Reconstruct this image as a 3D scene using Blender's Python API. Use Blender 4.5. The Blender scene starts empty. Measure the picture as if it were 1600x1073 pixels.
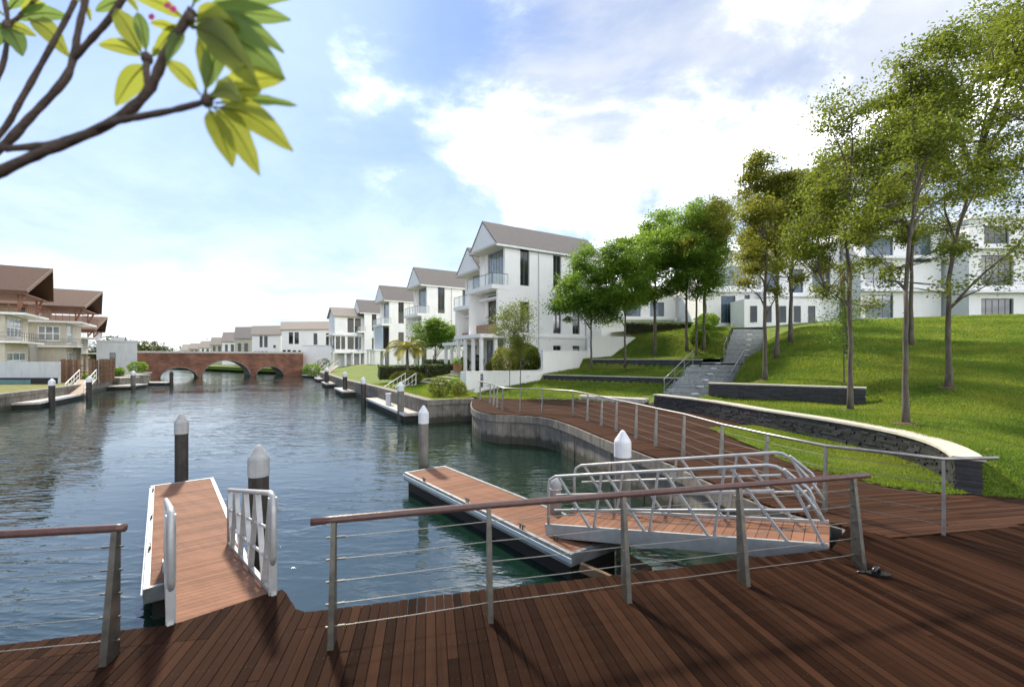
import bpy, math, random
import numpy as np
from mathutils import Vector, Matrix

# ------------------------------------------------------------------ camera, sky, sun, exposure
scene = bpy.context.scene
col = scene.collection
FPX, HZ, CZ = 711.0, 558.0, 3.8          # focal length in photo pixels, horizon row, eye height above the water
cam_d = bpy.data.cameras.new('camera'); cam = bpy.data.objects.new('camera', cam_d); col.objects.link(cam)
cam.location = (0, 0, CZ); cam.rotation_euler = (math.radians(90), 0, 0)
cam_d.sensor_width = 36; cam_d.lens = 36*FPX/1600; cam_d.shift_y = (HZ-536.5)/1600
cam_d.clip_start = .05; cam_d.clip_end = 9000
cam_d.dof.use_dof = True; cam_d.dof.focus_distance = 14; cam_d.dof.aperture_fstop = 1.15
scene.camera = cam

SUN_AZ, SUN_EL = math.radians(-28), math.radians(42)      # azimuth from +Y towards +X
w = bpy.data.worlds.new('World'); scene.world = w; w.use_nodes = True
nt = w.node_tree; nt.nodes.clear(); N = nt.nodes.new; L = nt.links.new
def wmath(op, a, b=None, clamp=False):
    n = N('ShaderNodeMath'); n.operation = op; n.use_clamp = clamp
    for i, v in enumerate((a, b)):
        if v is None: continue
        if isinstance(v, (int, float)): n.inputs[i].default_value = v
        else: L(v, n.inputs[i])
    return n.outputs[0]
sky = N('ShaderNodeTexSky'); sky.sky_type = 'NISHITA'; sky.sun_disc = False
sky.sun_elevation = SUN_EL; sky.sun_rotation = SUN_AZ; sky.air_density = 1.0; sky.dust_density = .25; sky.ozone_density = 2.5
tc = N('ShaderNodeTexCoord'); sep = N('ShaderNodeSeparateXYZ'); L(tc.outputs['Generated'], sep.inputs[0])
zc = wmath('MAXIMUM', sep.outputs[2], 0.0)
den = wmath('ADD', zc, .22)
cx = wmath('DIVIDE', sep.outputs[0], den); cy = wmath('DIVIDE', sep.outputs[1], den)
comb = N('ShaderNodeCombineXYZ'); L(cx, comb.inputs[0]); L(cy, comb.inputs[1]); comb.inputs[2].default_value = 3.7
n1 = N('ShaderNodeTexNoise'); n1.inputs['Scale'].default_value = 1.15; n1.inputs['Detail'].default_value = 9
n1.inputs['Roughness'].default_value = .56; n1.inputs['Distortion'].default_value = .35; L(comb.outputs[0], n1.inputs['Vector'])
n2 = N('ShaderNodeTexNoise'); n2.inputs['Scale'].default_value = .45; n2.inputs['Detail'].default_value = 3; L(comb.outputs[0], n2.inputs['Vector'])
# a cloud bank lies over the right half of the sky and thins out to the left
side = wmath('MULTIPLY', wmath('ADD', sep.outputs[0], .13), .75)
side = wmath('MINIMUM', wmath('MAXIMUM', side, -.17), .11)
f = wmath('ADD', wmath('ADD', wmath('MULTIPLY', n1.outputs[0], .75), wmath('MULTIPLY', n2.outputs[0], .35)), side)
ramp = N('ShaderNodeMapRange'); ramp.interpolation_type = 'SMOOTHSTEP'; L(f, ramp.inputs[0])
ramp.inputs[1].default_value = .51; ramp.inputs[2].default_value = .78
hz = wmath('POWER', wmath('SUBTRACT', 1.0, zc, True), 4.0)
veil = wmath('ADD', wmath('MULTIPLY', n2.outputs[0], .34), wmath('MULTIPLY', hz, .9), True)
tint = N('ShaderNodeMix'); tint.data_type = 'RGBA'; tint.blend_type = 'MULTIPLY'; tint.inputs[0].default_value = 1
L(sky.outputs[0], tint.inputs[6]); tint.inputs[7].default_value = (.39, .49, .63, 1)
comb3 = N('ShaderNodeCombineXYZ'); L(cx, comb3.inputs[0]); L(cy, comb3.inputs[1]); comb3.inputs[2].default_value = 11.3
n3 = N('ShaderNodeTexNoise'); n3.inputs['Scale'].default_value = 1.5; n3.inputs['Detail'].default_value = 9; n3.inputs['Roughness'].default_value = .62; n3.inputs['Distortion'].default_value = .25; L(comb3.outputs[0], n3.inputs['Vector'])
def lumcol(lo, hi, b_add, pw=1.0):
    m_ = N('ShaderNodeMapRange'); m_.interpolation_type = 'SMOOTHSTEP'; L(n3.outputs[0], m_.inputs[0])
    m_.inputs[1].default_value = .30; m_.inputs[2].default_value = .70
    v_ = wmath('ADD', lo, wmath('MULTIPLY', wmath('POWER', m_.outputs[0], pw), hi-lo))
    c_ = N('ShaderNodeCombineColor'); L(v_, c_.inputs[0]); L(wmath('ADD', v_, b_add*.45), c_.inputs[1]); L(wmath('ADD', v_, b_add), c_.inputs[2]); return c_.outputs[0]
mixh = N('ShaderNodeMix'); mixh.data_type = 'RGBA'; L(veil, mixh.inputs[0]); L(tint.outputs[2], mixh.inputs[6]); L(lumcol(3.3, 5.4, .45), mixh.inputs[7])   # thin bright haze, denser to the horizon
mixc = N('ShaderNodeMix'); mixc.data_type = 'RGBA'; L(ramp.outputs[0], mixc.inputs[0]); L(mixh.outputs[2], mixc.inputs[6]); L(lumcol(3.45, 50, .35, 2.7), mixc.inputs[7])
bg = N('ShaderNodeBackground'); bg.inputs[1].default_value = .12; L(mixc.outputs[2], bg.inputs[0])
wo = N('ShaderNodeOutputWorld'); L(bg.outputs[0], wo.inputs[0])

sun_d = bpy.data.lights.new('sun', 'SUN'); sun_d.energy = 2.7; sun_d.angle = math.radians(4.0); sun_d.color = (1, .90, .73)
sun = bpy.data.objects.new('sun', sun_d); col.objects.link(sun)
to_sun = Vector((math.sin(SUN_AZ)*math.cos(SUN_EL), math.cos(SUN_AZ)*math.cos(SUN_EL), math.sin(SUN_EL)))
sun.rotation_euler = to_sun.to_track_quat('Z', 'Y').to_euler()
sun.location = (-20, 30, 40)
scene.view_settings.view_transform = 'Standard'; scene.view_settings.look = 'None'
scene.view_settings.exposure = 1.2; scene.view_settings.gamma = 1; scene.view_settings.use_curve_mapping = False
scene.cycles.max_bounces = 7; scene.cycles.diffuse_bounces = 3; scene.cycles.glossy_bounces = 3
scene.cycles.transparent_max_bounces = 4; scene.cycles.use_denoising = True
scene.cycles.sample_clamp_indirect = 6; scene.cycles.caustics_reflective = False; scene.cycles.caustics_refractive = False

# ------------------------------------------------------------------ helpers
RNG = random.Random(7)
def G(px, py, z=1.3):                      # the point of the level z that the photo shows at a pixel
    d = (CZ-z)*FPX/(py-HZ); return Vector(((px-800)/FPX*d, d, z))
def P(px, py, d):                          # the point at depth d that the photo shows at a pixel
    return Vector(((px-800)/FPX*d, d, CZ+(HZ-py)/FPX*d))
def V2(a, b): return Vector((a, b, 0))

class MB:
    def __init__(s, M=None): s.v = []; s.f = []; s.M = M; s.flip = M is not None and M.to_3x3().determinant() < 0
    def add(s, vs, fs):
        o = len(s.v)
        for p in vs:
            p = Vector(p)
            s.v.append(tuple(s.M @ p if s.M is not None else p))
        for f_ in fs:
            f_ = tuple(o+i for i in f_); s.f.append(f_[::-1] if s.flip else f_)
        return s
    def hexa(s, p):                        # eight corners: bottom ring, top ring (counter-clockwise from above)
        return s.add(p, [(3,2,1,0),(4,5,6,7),(0,1,5,4),(1,2,6,5),(2,3,7,6),(3,0,4,7)])
    def box(s, x0, x1, y0, y1, z0, z1):
        x0, x1 = min(x0,x1), max(x0,x1); y0, y1 = min(y0,y1), max(y0,y1); z0, z1 = min(z0,z1), max(z0,z1)
        return s.hexa([(x0,y0,z0),(x1,y0,z0),(x1,y1,z0),(x0,y1,z0),(x0,y0,z1),(x1,y0,z1),(x1,y1,z1),(x0,y1,z1)])
    def bar(s, a, b, wd, ht, up=(0,0,1), wd2=None, ht2=None):   # rectangular bar between two points, may taper
        a, b, up = Vector(a), Vector(b), Vector(up); d = (b-a).normalized()
        sd = d.cross(up)
        if sd.length < 1e-4: sd = d.cross(Vector((1,0,0)))
        sd.normalize(); uu = sd.cross(d).normalized()
        w2 = wd if wd2 is None else wd2; h2 = ht if ht2 is None else ht2
        A = [a+sd*(i*wd/2)+uu*(j*ht/2) for i, j in ((-1,-1),(1,-1),(1,1),(-1,1))]
        B = [b+sd*(i*w2/2)+uu*(j*h2/2) for i, j in ((-1,-1),(1,-1),(1,1),(-1,1))]
        return s.add(A+B, [(0,1,2,3),(7,6,5,4),(0,4,5,1),(1,5,6,2),(2,6,7,3),(3,7,4,0)])
    def tube(s, pts, r, n=8, caps=True):
        pts = [Vector(p) for p in pts]; m = len(pts)
        rs = r if isinstance(r, (list, tuple)) else [r]*m
        vs = []; fs = []; ref = None
        for i, p in enumerate(pts):
            d = (pts[min(i+1,m-1)]-pts[max(i-1,0)]).normalized()
            if ref is None:
                ref = d.cross(Vector((0,0,1)))
                if ref.length < .05: ref = d.cross(Vector((1,0,0)))
            a = (ref - d*ref.dot(d)).normalized(); ref = a; b = d.cross(a)
            for k in range(n):
                t = 2*math.pi*k/n; vs.append(p+(a*math.cos(t)+b*math.sin(t))*rs[i])
        for i in range(m-1):
            for k in range(n):
                fs.append((i*n+k, i*n+(k+1)%n, (i+1)*n+(k+1)%n, (i+1)*n+k))
        if caps: fs.append(tuple(range(n))[::-1]); fs.append(tuple((m-1)*n+k for k in range(n)))
        return s.add(vs, fs)
    def lathe(s, c, prof, n=16):           # prof: (radius, z) pairs from the bottom up
        c = Vector(c); vs = []; fs = []; m = len(prof)
        for r, z in prof:
            for k in range(n):
                t = 2*math.pi*k/n; vs.append(c+Vector((r*math.cos(t), r*math.sin(t), z)))
        for i in range(m-1):
            for k in range(n): fs.append((i*n+k, i*n+(k+1)%n, (i+1)*n+(k+1)%n, (i+1)*n+k))
        fs.append(tuple(range(n))[::-1]); fs.append(tuple((m-1)*n+k for k in range(n)))
        return s.add(vs, fs)
    def prism(s, poly, z0, z1):            # poly: xy points, counter-clockwise
        n = len(poly)
        ar = sum(poly[i][0]*poly[(i+1)%n][1]-poly[(i+1)%n][0]*poly[i][1] for i in range(n))
        if ar < 0: poly = poly[::-1]
        vs = [(p[0],p[1],z0) for p in poly]+[(p[0],p[1],z1) for p in poly]
        return s.add(vs, [tuple(range(n))[::-1], tuple(range(n,2*n))]+[(i,(i+1)%n,n+(i+1)%n,n+i) for i in range(n)])
    def build(s, name, m, parent=None, smooth=False):
        o = Vector((0,0,0))
        q = parent
        while q is not None: o = o+q.location; q = q.parent
        me = bpy.data.meshes.new(name)
        me.from_pydata([(x-o.x, y-o.y, z-o.z) for x, y, z in s.v], [], s.f)
        if smooth: me.polygons.foreach_set('use_smooth', [True]*len(me.polygons))
        me.materials.append(MATS[m] if isinstance(m, str) else m)
        ob = bpy.data.objects.new(name, me); col.objects.link(ob)
        if parent is not None: ob.parent = parent
        return ob

def tag(o, label=None, cat=None, group=None, kind=None):
    if label: o['label'] = label
    if cat: o['category'] = cat
    if group: o['group'] = group
    if kind: o['kind'] = kind
    return o
def root(name, loc, label, cat, group=None):
    o = bpy.data.objects.new(name, None); o.empty_display_size = .2; col.objects.link(o); o.location = loc
    return tag(o, label, cat, group)
def np_mesh(name, v, f, m, parent=None, nper=4, smooth=False):
    o = Vector((0,0,0)); q = parent
    while q is not None: o = o+q.location; q = q.parent
    v = np.asarray(v, dtype=np.float32)-np.array(o, dtype=np.float32)
    f = np.asarray(f, dtype=np.int32)
    me = bpy.data.meshes.new(name); me.vertices.add(len(v)); me.vertices.foreach_set('co', v.ravel())
    me.loops.add(f.size); me.loops.foreach_set('vertex_index', f.ravel())
    me.polygons.add(len(f)); me.polygons.foreach_set('loop_start', np.arange(0, f.size, nper, dtype=np.int32))
    me.update(calc_edges=True)
    if smooth: me.polygons.foreach_set('use_smooth', np.ones(len(f), dtype=bool))
    me.materials.append(MATS[m]); ob = bpy.data.objects.new(name, me); col.objects.link(ob)
    if parent is not None: ob.parent = parent
    return ob
def copy_tree(o, parent=None, loc=None):
    c = o.copy(); col.objects.link(c); c.parent = parent
    if loc is not None: c.location = loc
    for ch in list(o.children): copy_tree(ch, c)
    return c
def catmull(pts, n=6):
    out = []
    for i in range(len(pts)-1):
        p0 = Vector(pts[max(i-1,0)]); p1 = Vector(pts[i]); p2 = Vector(pts[i+1]); p3 = Vector(pts[min(i+2,len(pts)-1)])
        for k in range(n):
            t = k/n
            out.append(.5*((2*p1)+(p2-p0)*t+(2*p0-5*p1+4*p2-p3)*t*t+(3*p1-p0-3*p2+p3)*t**3))
    out.append(Vector(pts[-1])); return out
def resample(pts, step):
    pts = [Vector(p) for p in pts]; acc = [0]
    for a, b in zip(pts, pts[1:]): acc.append(acc[-1]+(b-a).length)
    n = max(1, round(acc[-1]/step)); out = []; j = 0
    for i in range(n+1):
        t = acc[-1]*i/n
        while j < len(pts)-2 and acc[j+1] < t: j += 1
        k = (t-acc[j])/max(acc[j+1]-acc[j], 1e-6); out.append(pts[j].lerp(pts[j+1], min(k,1)))
    return out
def offset(pts, d):                        # to the left of the direction of travel for positive d
    out = []
    for i, p in enumerate(pts):
        t = (pts[min(i+1,len(pts)-1)]-pts[max(i-1,0)]); t = Vector((t.x,t.y,0)).normalized()
        out.append(p+Vector((-t.y,t.x,0))*d)
    return out
def inside(poly, x, y):
    r = np.zeros(np.shape(x), bool); n = len(poly)
    for i in range(n):
        x0, y0 = poly[i][0], poly[i][1]; x1, y1 = poly[(i+1)%n][0], poly[(i+1)%n][1]
        if y0 == y1: continue
        c = ((y0 > y) != (y1 > y)) & (x < (x1-x0)*(y-y0)/(y1-y0)+x0); r ^= c
    return r

# ------------------------------------------------------------------ materials
MATS = {}
def mat(name, c, rough=.6, metal=0.0, var=.15, vs=3.0, bump=0.0, bs=40.0, isl=0.0, c2=None, spec=.5, st=None, rot=0.0, streak=0.0, coat=0.0, tide=0.0, patch=0.0, pc=None, ps=.45):
    m = bpy.data.materials.new(name); m.use_nodes = True; t = m.node_tree; b = t.nodes['Principled BSDF']
    N = t.nodes.new; K = t.links.new
    g = N('ShaderNodeNewGeometry'); mp = N('ShaderNodeMapping'); mp.vector_type = 'TEXTURE'
    K(g.outputs['Position'], mp.inputs[0])
    mp.inputs['Rotation'].default_value = (0, 0, rot)
    if st: mp.inputs['Scale'].default_value = st
    nz = N('ShaderNodeTexNoise'); nz.inputs['Scale'].default_value = vs; nz.inputs['Detail'].default_value = 6; nz.inputs['Roughness'].default_value = .6
    K(mp.outputs[0], nz.inputs['Vector'])
    c2 = c2 or tuple(x*(1-var) for x in c); c1 = tuple(min(1, x*(1+var)) for x in c) if c2 == tuple(x*(1-var) for x in c) else c
    cr = N('ShaderNodeMapRange'); cr.inputs[1].default_value = .3; cr.inputs[2].default_value = .7; K(nz.outputs[0], cr.inputs[0])
    mx = N('ShaderNodeMix'); mx.data_type = 'RGBA'; K(cr.outputs[0], mx.inputs[0])
    mx.inputs[6].default_value = (*c2, 1); mx.inputs[7].default_value = (*c1, 1)
    out = mx.outputs[2]
    if streak:
        ms = N('ShaderNodeMapping'); ms.vector_type = 'TEXTURE'; ms.inputs['Scale'].default_value = (.35, .35, 3.5); K(g.outputs['Position'], ms.inputs[0])
        ns = N('ShaderNodeTexNoise'); ns.inputs['Scale'].default_value = 2.2; ns.inputs['Detail'].default_value = 5; K(ms.outputs[0], ns.inputs['Vector'])
        r2 = N('ShaderNodeMapRange'); r2.inputs[1].default_value = .42; r2.inputs[2].default_value = .66; r2.inputs[3].default_value = 1; r2.inputs[4].default_value = 1-streak
        K(ns.outputs[0], r2.inputs[0])
        m3 = N('ShaderNodeMix'); m3.data_type = 'RGBA'; m3.blend_type = 'MULTIPLY'; m3.inputs[0].default_value = 1; K(out, m3.inputs[6])
        c3 = N('ShaderNodeCombineColor'); [K(r2.outputs[0], c3.inputs[i]) for i in range(3)]; K(c3.outputs[0], m3.inputs[7]); out = m3.outputs[2]
    if patch:
        np_ = N('ShaderNodeTexNoise'); np_.inputs['Scale'].default_value = ps; np_.inputs['Detail'].default_value = 5; np_.inputs['Distortion'].default_value = .8; K(g.outputs['Position'], np_.inputs['Vector'])
        rp = N('ShaderNodeMapRange'); rp.inputs[1].default_value = .38; rp.inputs[2].default_value = .66; rp.inputs[3].default_value = 0; rp.inputs[4].default_value = patch; K(np_.outputs[0], rp.inputs[0])
        mpx = N('ShaderNodeMix'); mpx.data_type = 'RGBA'; K(rp.outputs[0], mpx.inputs[0]); K(out, mpx.inputs[6]); mpx.inputs[7].default_value = (*(pc or tuple(x*.35 for x in c)), 1); out = mpx.outputs[2]
    if tide:                                 # weed and slime left by the tide just above the water
        sz = N('ShaderNodeSeparateXYZ'); K(g.outputs['Position'], sz.inputs[0]); nt_ = N('ShaderNodeTexNoise'); nt_.inputs['Scale'].default_value = 3.0; nt_.inputs['Detail'].default_value = 5; K(g.outputs['Position'], nt_.inputs['Vector'])
        md = N('ShaderNodeMath'); md.operation = 'MULTIPLY_ADD'; K(nt_.outputs[0], md.inputs[0]); md.inputs[1].default_value = -.5; K(sz.outputs[2], md.inputs[2])
        rt = N('ShaderNodeMapRange'); rt.inputs[1].default_value = tide-.3; rt.inputs[2].default_value = tide-.12; rt.inputs[3].default_value = .85; rt.inputs[4].default_value = 0; K(md.outputs[0], rt.inputs[0])
        mt = N('ShaderNodeMix'); mt.data_type = 'RGBA'; K(rt.outputs[0], mt.inputs[0]); K(out, mt.inputs[6]); mt.inputs[7].default_value = (.035,.036,.02,1); out = mt.outputs[2]
    if isl:
        oi = N('ShaderNodeObjectInfo'); ad = N('ShaderNodeMath'); ad.operation = 'ADD'
        K(g.outputs['Random Per Island'], ad.inputs[0]); K(oi.outputs['Random'], ad.inputs[1])
        fr = N('ShaderNodeMath'); fr.operation = 'FRACT'; K(ad.outputs[0], fr.inputs[0])
        r3 = N('ShaderNodeMapRange'); r3.inputs[3].default_value = 1-isl; r3.inputs[4].default_value = 1+isl; K(fr.outputs[0], r3.inputs[0])
        hs = N('ShaderNodeHueSaturation'); K(r3.outputs[0], hs.inputs['Value']); K(out, hs.inputs['Color']); out = hs.outputs[0]
    K(out, b.inputs['Base Color'])
    b.inputs['Roughness'].default_value = rough; b.inputs['Metallic'].default_value = metal; b.inputs['Specular IOR Level'].default_value = spec
    b.inputs['Coat Weight'].default_value = coat
    if bump:
        nb = N('ShaderNodeTexNoise'); nb.inputs['Scale'].default_value = bs; nb.inputs['Detail'].default_value = 4
        K(mp.outputs[0], nb.inputs['Vector'])
        bp = N('ShaderNodeBump'); bp.inputs['Strength'].default_value = bump; bp.inputs['Distance'].default_value = .02
        K(nb.outputs[0], bp.inputs['Height']); K(bp.outputs[0], b.inputs['Normal'])
    MATS[name] = m; return m
def leafmat(name, c, c2, trans=.45, rough=.45, ns=.7, ws=1.0):
    m = bpy.data.materials.new(name); m.use_nodes = True; t = m.node_tree; b = t.nodes['Principled BSDF']; N = t.nodes.new; K = t.links.new
    g = N('ShaderNodeNewGeometry'); mx = N('ShaderNodeMix'); mx.data_type = 'RGBA'
    nz = N('ShaderNodeTexNoise'); nz.inputs['Scale'].default_value = ns; nz.inputs['Detail'].default_value = 4; K(g.outputs['Position'], nz.inputs['Vector'])
    av = N('ShaderNodeMath'); av.operation = 'MULTIPLY_ADD'; K(g.outputs['Random Per Island'], av.inputs[0]); av.inputs[1].default_value = .6
    sb = N('ShaderNodeMath'); sb.operation = 'MULTIPLY_ADD'; K(nz.outputs[0], sb.inputs[0]); sb.inputs[1].default_value = ws; sb.inputs[2].default_value = .2-.5*ws; K(sb.outputs[0], av.inputs[2])
    K(av.outputs[0], mx.inputs[0]); mx.clamp_factor = True
    mx.inputs[6].default_value = (*c, 1); mx.inputs[7].default_value = (*c2, 1)
    K(mx.outputs[2], b.inputs['Base Color']); b.inputs['Roughness'].default_value = rough; b.inputs['Specular IOR Level'].default_value = .35
    tr = N('ShaderNodeBsdfTranslucent'); ht = N('ShaderNodeHueSaturation'); ht.inputs['Value'].default_value = 2.2; ht.inputs['Hue'].default_value = .485
    K(mx.outputs[2], ht.inputs['Color']); K(ht.outputs[0], tr.inputs[0])
    ms = N('ShaderNodeMixShader'); ms.inputs[0].default_value = trans; K(b.outputs[0], ms.inputs[1]); K(tr.outputs[0], ms.inputs[2])
    K(ms.outputs[0], t.nodes['Material Output'].inputs[0]); MATS[name] = m; return m

BA = math.atan2(.18, .984)                 # the deck boards run this far to the left of straight ahead
mat('deck_wood', (.037,.0172,.0096), .7, var=.3, vs=9, bump=.3, bs=60, isl=.5, st=(1,16,1), rot=BA, c2=(.023,.0098,.0056), spec=.02, patch=.45)
mat('deck_wood_across', (.075,.038,.024), .68, var=.3, vs=9, bump=.25, bs=60, isl=.32, st=(16,1,1), rot=BA, c2=(.05,.024,.015), spec=.03, patch=.35)
mat('pier_wood', (.265,.133,.082), .7, var=.2, vs=6, bump=.25, bs=50, isl=.14, st=(8,1,1), rot=-.66, c2=(.195,.098,.061), patch=.3, spec=.1)
mat('pontoon_frame', (.3,.31,.315), .5, .5, var=.2, vs=6, bump=.08, streak=.25)
mat('dark_frame', (.02,.018,.016), .8)
mat('rail_brown', (.10,.05,.04), .38, var=.25, vs=14, bump=.1)
mat('steel', (.15,.14,.12), .4, .8, var=.3, vs=9, bump=.05)
mat('steel_bright', (.3,.29,.27), .36, .8, var=.25, vs=8)
mat('cable', (.22,.21,.19), .4, .8, var=.1)
mat('aluminium', (.44,.44,.43), .45, .35, var=.14, vs=7, bump=.06, streak=.1)
mat('concrete', (.23,.205,.17), .85, var=.28, vs=2.2, bump=.35, bs=25, isl=.1, streak=.36, tide=.32)
mat('concrete_light', (.5,.47,.42), .85, var=.18, vs=3, bump=.25, bs=30, isl=.06, streak=.2)
mat('plaster', (.90,.89,.86), .75, var=.03, vs=.6, bump=.06, bs=60, streak=.03, patch=.05)
mat('plaster_grey', (.55,.57,.57), .75, var=.05, vs=.8, streak=.1)
mat('plaster_cream', (.52,.48,.39), .8, var=.08, vs=1.2, bump=.08, streak=.12)
mat('pebble_wall', (.42,.39,.35), .85, var=.3, vs=16, bump=.4, bs=40)
mat('soffit', (.66,.63,.57), .8, var=.05)
mat('pale_blue_panel', (.47,.55,.58), .6, var=.05)
mat('glass', (.018,.024,.026), .06, var=.3, vs=.7, spec=.9)
mat('glass_pale', (.22,.26,.27), .08, var=.4, vs=1.3, spec=.9)
mat('glass_blue', (.05,.09,.13), .06, var=.5, vs=.8, spec=.9)
mat('window_frame', (.12,.125,.13), .5)
mat('white_frame', (.78,.78,.76), .5)
mat('roof_grey', (.27,.235,.20), .85, var=.2, vs=5, bump=.5, bs=14, st=(1,1,.25), isl=.12)
mat('roof_brown', (.11,.058,.038), .85, var=.25, vs=6, bump=.5, bs=14, isl=.15)
mat('timber_red', (.27,.115,.06), .6, var=.25, vs=5)
mat('timber_post', (.16,.085,.045), .75, var=.35, vs=6, isl=.35)
mat('timber_wood', (.24,.15,.09), .6, var=.25, vs=6)
mat('slate', (.027,.027,.03), .5, var=.4, vs=6, isl=.6, bump=.4, bs=40, spec=.6)
mat('capstone', (.55,.51,.42), .75, var=.12, vs=4, bump=.12)
mat('stair_stone', (.34,.36,.35), .6, var=.3, vs=5, isl=.18, bump=.15)
mat('white_plate', (.8,.8,.78), .5)
mat('pile_dark', (.045,.037,.03), .6, var=.5, vs=5, bump=.3, streak=.5)
mat('pile_grey', (.2,.185,.16), .7, var=.25, vs=5, bump=.15, streak=.4, tide=.45)
mat('cap_white', (.72,.73,.74), .5, var=.07, vs=6, streak=.12)
mat('cap_grey', (.42,.42,.41), .7, var=.12, vs=8, streak=.2)
mat('black_rubber', (.008,.008,.009), .28)
mat('bark', (.12,.10,.075), .9, var=.4, vs=9, bump=.7, bs=30, st=(1,1,3))
mat('bark_dark', (.085,.06,.045), .85, var=.4, vs=14, bump=.6, bs=50)
mat('soil', (.12,.075,.045), .95, var=.4, vs=9, bump=.5)
mat('lawn', (.13,.2,.02), .9, var=.3, vs=2.2, bump=.6, bs=30, c2=(.075,.135,.014), spec=.2, patch=.55, pc=(.2,.18,.045), ps=.5)
mat('lawn_dry', (.22,.2,.065), .9, var=.3, vs=1.5, bump=.6, bs=30, c2=(.11,.13,.03), spec=.2)
mat('path', (.26,.19,.145), .7, var=.2, vs=2.5, bump=.15)
mat('sand', (.40,.32,.22), .95, var=.25, vs=4, bump=.4)
mat('pool_tile', (.06,.16,.17), .3)
mat('teal_door', (.02,.22,.22), .5)
mat('pink', (.55,.03,.16), .5)
mat('pot', (.3,.17,.08), .8)
mat('paving', (.14,.14,.135), .6, var=.2)
leafmat('leaf_tree', (.055,.095,.012), (.155,.185,.022), .5)
leafmat('leaf_dry', (.085,.125,.015), (.2,.2,.026), .5)
leafmat('leaf_deep', (.045,.12,.014), (.135,.22,.022), .5)
leafmat('leaf_bright', (.075,.16,.016), (.17,.26,.03), .5)
leafmat('leaf_hedge', (.03,.07,.013), (.075,.125,.02), .25)
leafmat('leaf_palm', (.09,.12,.02), (.26,.22,.035), .45)
leafmat('grass_blade', (.066,.14,.013), (.19,.232,.028), .42, .6, .45, 2.4)
leafmat('leaf_far', (.06,.09,.03), (.11,.12,.035), .2)

# water: dark green, mirror-like at a low angle, with wind ripples
m = bpy.data.materials.new('water'); m.use_nodes = True; t = m.node_tree; b = t.nodes['Principled BSDF']
b.inputs['Base Color'].default_value = (.006, .021, .014, 1); b.inputs['Roughness'].default_value = .045; b.inputs['IOR'].default_value = 1.85
g = t.nodes.new('ShaderNodeNewGeometry'); last = None
for sc_, st_, dist, ro in ((.75,(1.0,.42,1),.024,.5), (2.3,(1.0,.36,1),.023,.3), (6.5,(1,.45,1),.0075,.5)):
    mp = t.nodes.new('ShaderNodeMapping'); mp.inputs['Rotation'].default_value = (0,0,ro); mp.inputs['Scale'].default_value = (st_[1],st_[0],1)
    t.links.new(g.outputs['Position'], mp.inputs[0])
    nz = t.nodes.new('ShaderNodeTexNoise'); nz.inputs['Scale'].default_value = sc_; nz.inputs['Detail'].default_value = 2; nz.inputs['Distortion'].default_value = .5
    t.links.new(mp.outputs[0], nz.inputs['Vector'])
    bp = t.nodes.new('ShaderNodeBump'); bp.inputs['Strength'].default_value = 1.0; bp.inputs['Distance'].default_value = dist
    pk = t.nodes.new('ShaderNodeMapRange'); pk.inputs[1].default_value = .34; pk.inputs[2].default_value = .74; t.links.new(nz.outputs[0], pk.inputs[0])
    pw = t.nodes.new('ShaderNodeMath'); pw.operation = 'POWER'; pw.inputs[1].default_value = 2.0; t.links.new(pk.outputs[0], pw.inputs[0])   # flat troughs, peaked crests
    t.links.new(pw.outputs[0], bp.inputs['Height'])
    nv = t.nodes.new('ShaderNodeTexNoise'); nv.inputs['Scale'].default_value = .11; nv.inputs['Detail'].default_value = 3; t.links.new(g.outputs['Position'], nv.inputs['Vector'])   # calm and ruffled patches
    rv = t.nodes.new('ShaderNodeMapRange'); rv.inputs[1].default_value = .38; rv.inputs[2].default_value = .62; rv.inputs[3].default_value = .2; rv.inputs[4].default_value = 1.0
    t.links.new(nv.outputs[0], rv.inputs[0]); t.links.new(rv.outputs[0], bp.inputs['Strength'])
    if last is not None: t.links.new(last.outputs[0], bp.inputs['Normal'])
    last = bp
t.links.new(last.outputs[0], b.inputs['Normal']); MATS['water'] = m

# brick of the bridge
m = bpy.data.materials.new('brick'); m.use_nodes = True; t = m.node_tree; b = t.nodes['Principled BSDF']
g = t.nodes.new('ShaderNodeNewGeometry'); sx = t.nodes.new('ShaderNodeSeparateXYZ'); cb = t.nodes.new('ShaderNodeCombineXYZ')
t.links.new(g.outputs['Position'], sx.inputs[0]); t.links.new(sx.outputs[0], cb.inputs[0]); t.links.new(sx.outputs[2], cb.inputs[1])
bt = t.nodes.new('ShaderNodeTexBrick'); t.links.new(cb.outputs[0], bt.inputs[0]); bt.inputs['Scale'].default_value = 1
bt.inputs['Brick Width'].default_value = .5; bt.inputs['Row Height'].default_value = .16; bt.inputs['Mortar Size'].default_value = .015
bt.inputs['Color1'].default_value = (.28,.125,.075,1); bt.inputs['Color2'].default_value = (.16,.075,.05,1); bt.inputs['Mortar'].default_value = (.17,.09,.06,1)
nz = t.nodes.new('ShaderNodeTexNoise'); nz.inputs['Scale'].default_value = .5; nz.inputs['Detail'].default_value = 6; t.links.new(g.outputs['Position'], nz.inputs['Vector'])
mr = t.nodes.new('ShaderNodeMapRange'); mr.inputs[1].default_value = .3; mr.inputs[2].default_value = .7; mr.inputs[3].default_value = .55; mr.inputs[4].default_value = 1.35; t.links.new(nz.outputs[0], mr.inputs[0])
hs = t.nodes.new('ShaderNodeHueSaturation'); t.links.new(bt.outputs[0], hs.inputs['Color']); t.links.new(mr.outputs[0], hs.inputs['Value'])
t.links.new(hs.outputs[0], b.inputs['Base Color']); b.inputs['Roughness'].default_value = .9; MATS['brick'] = m

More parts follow.
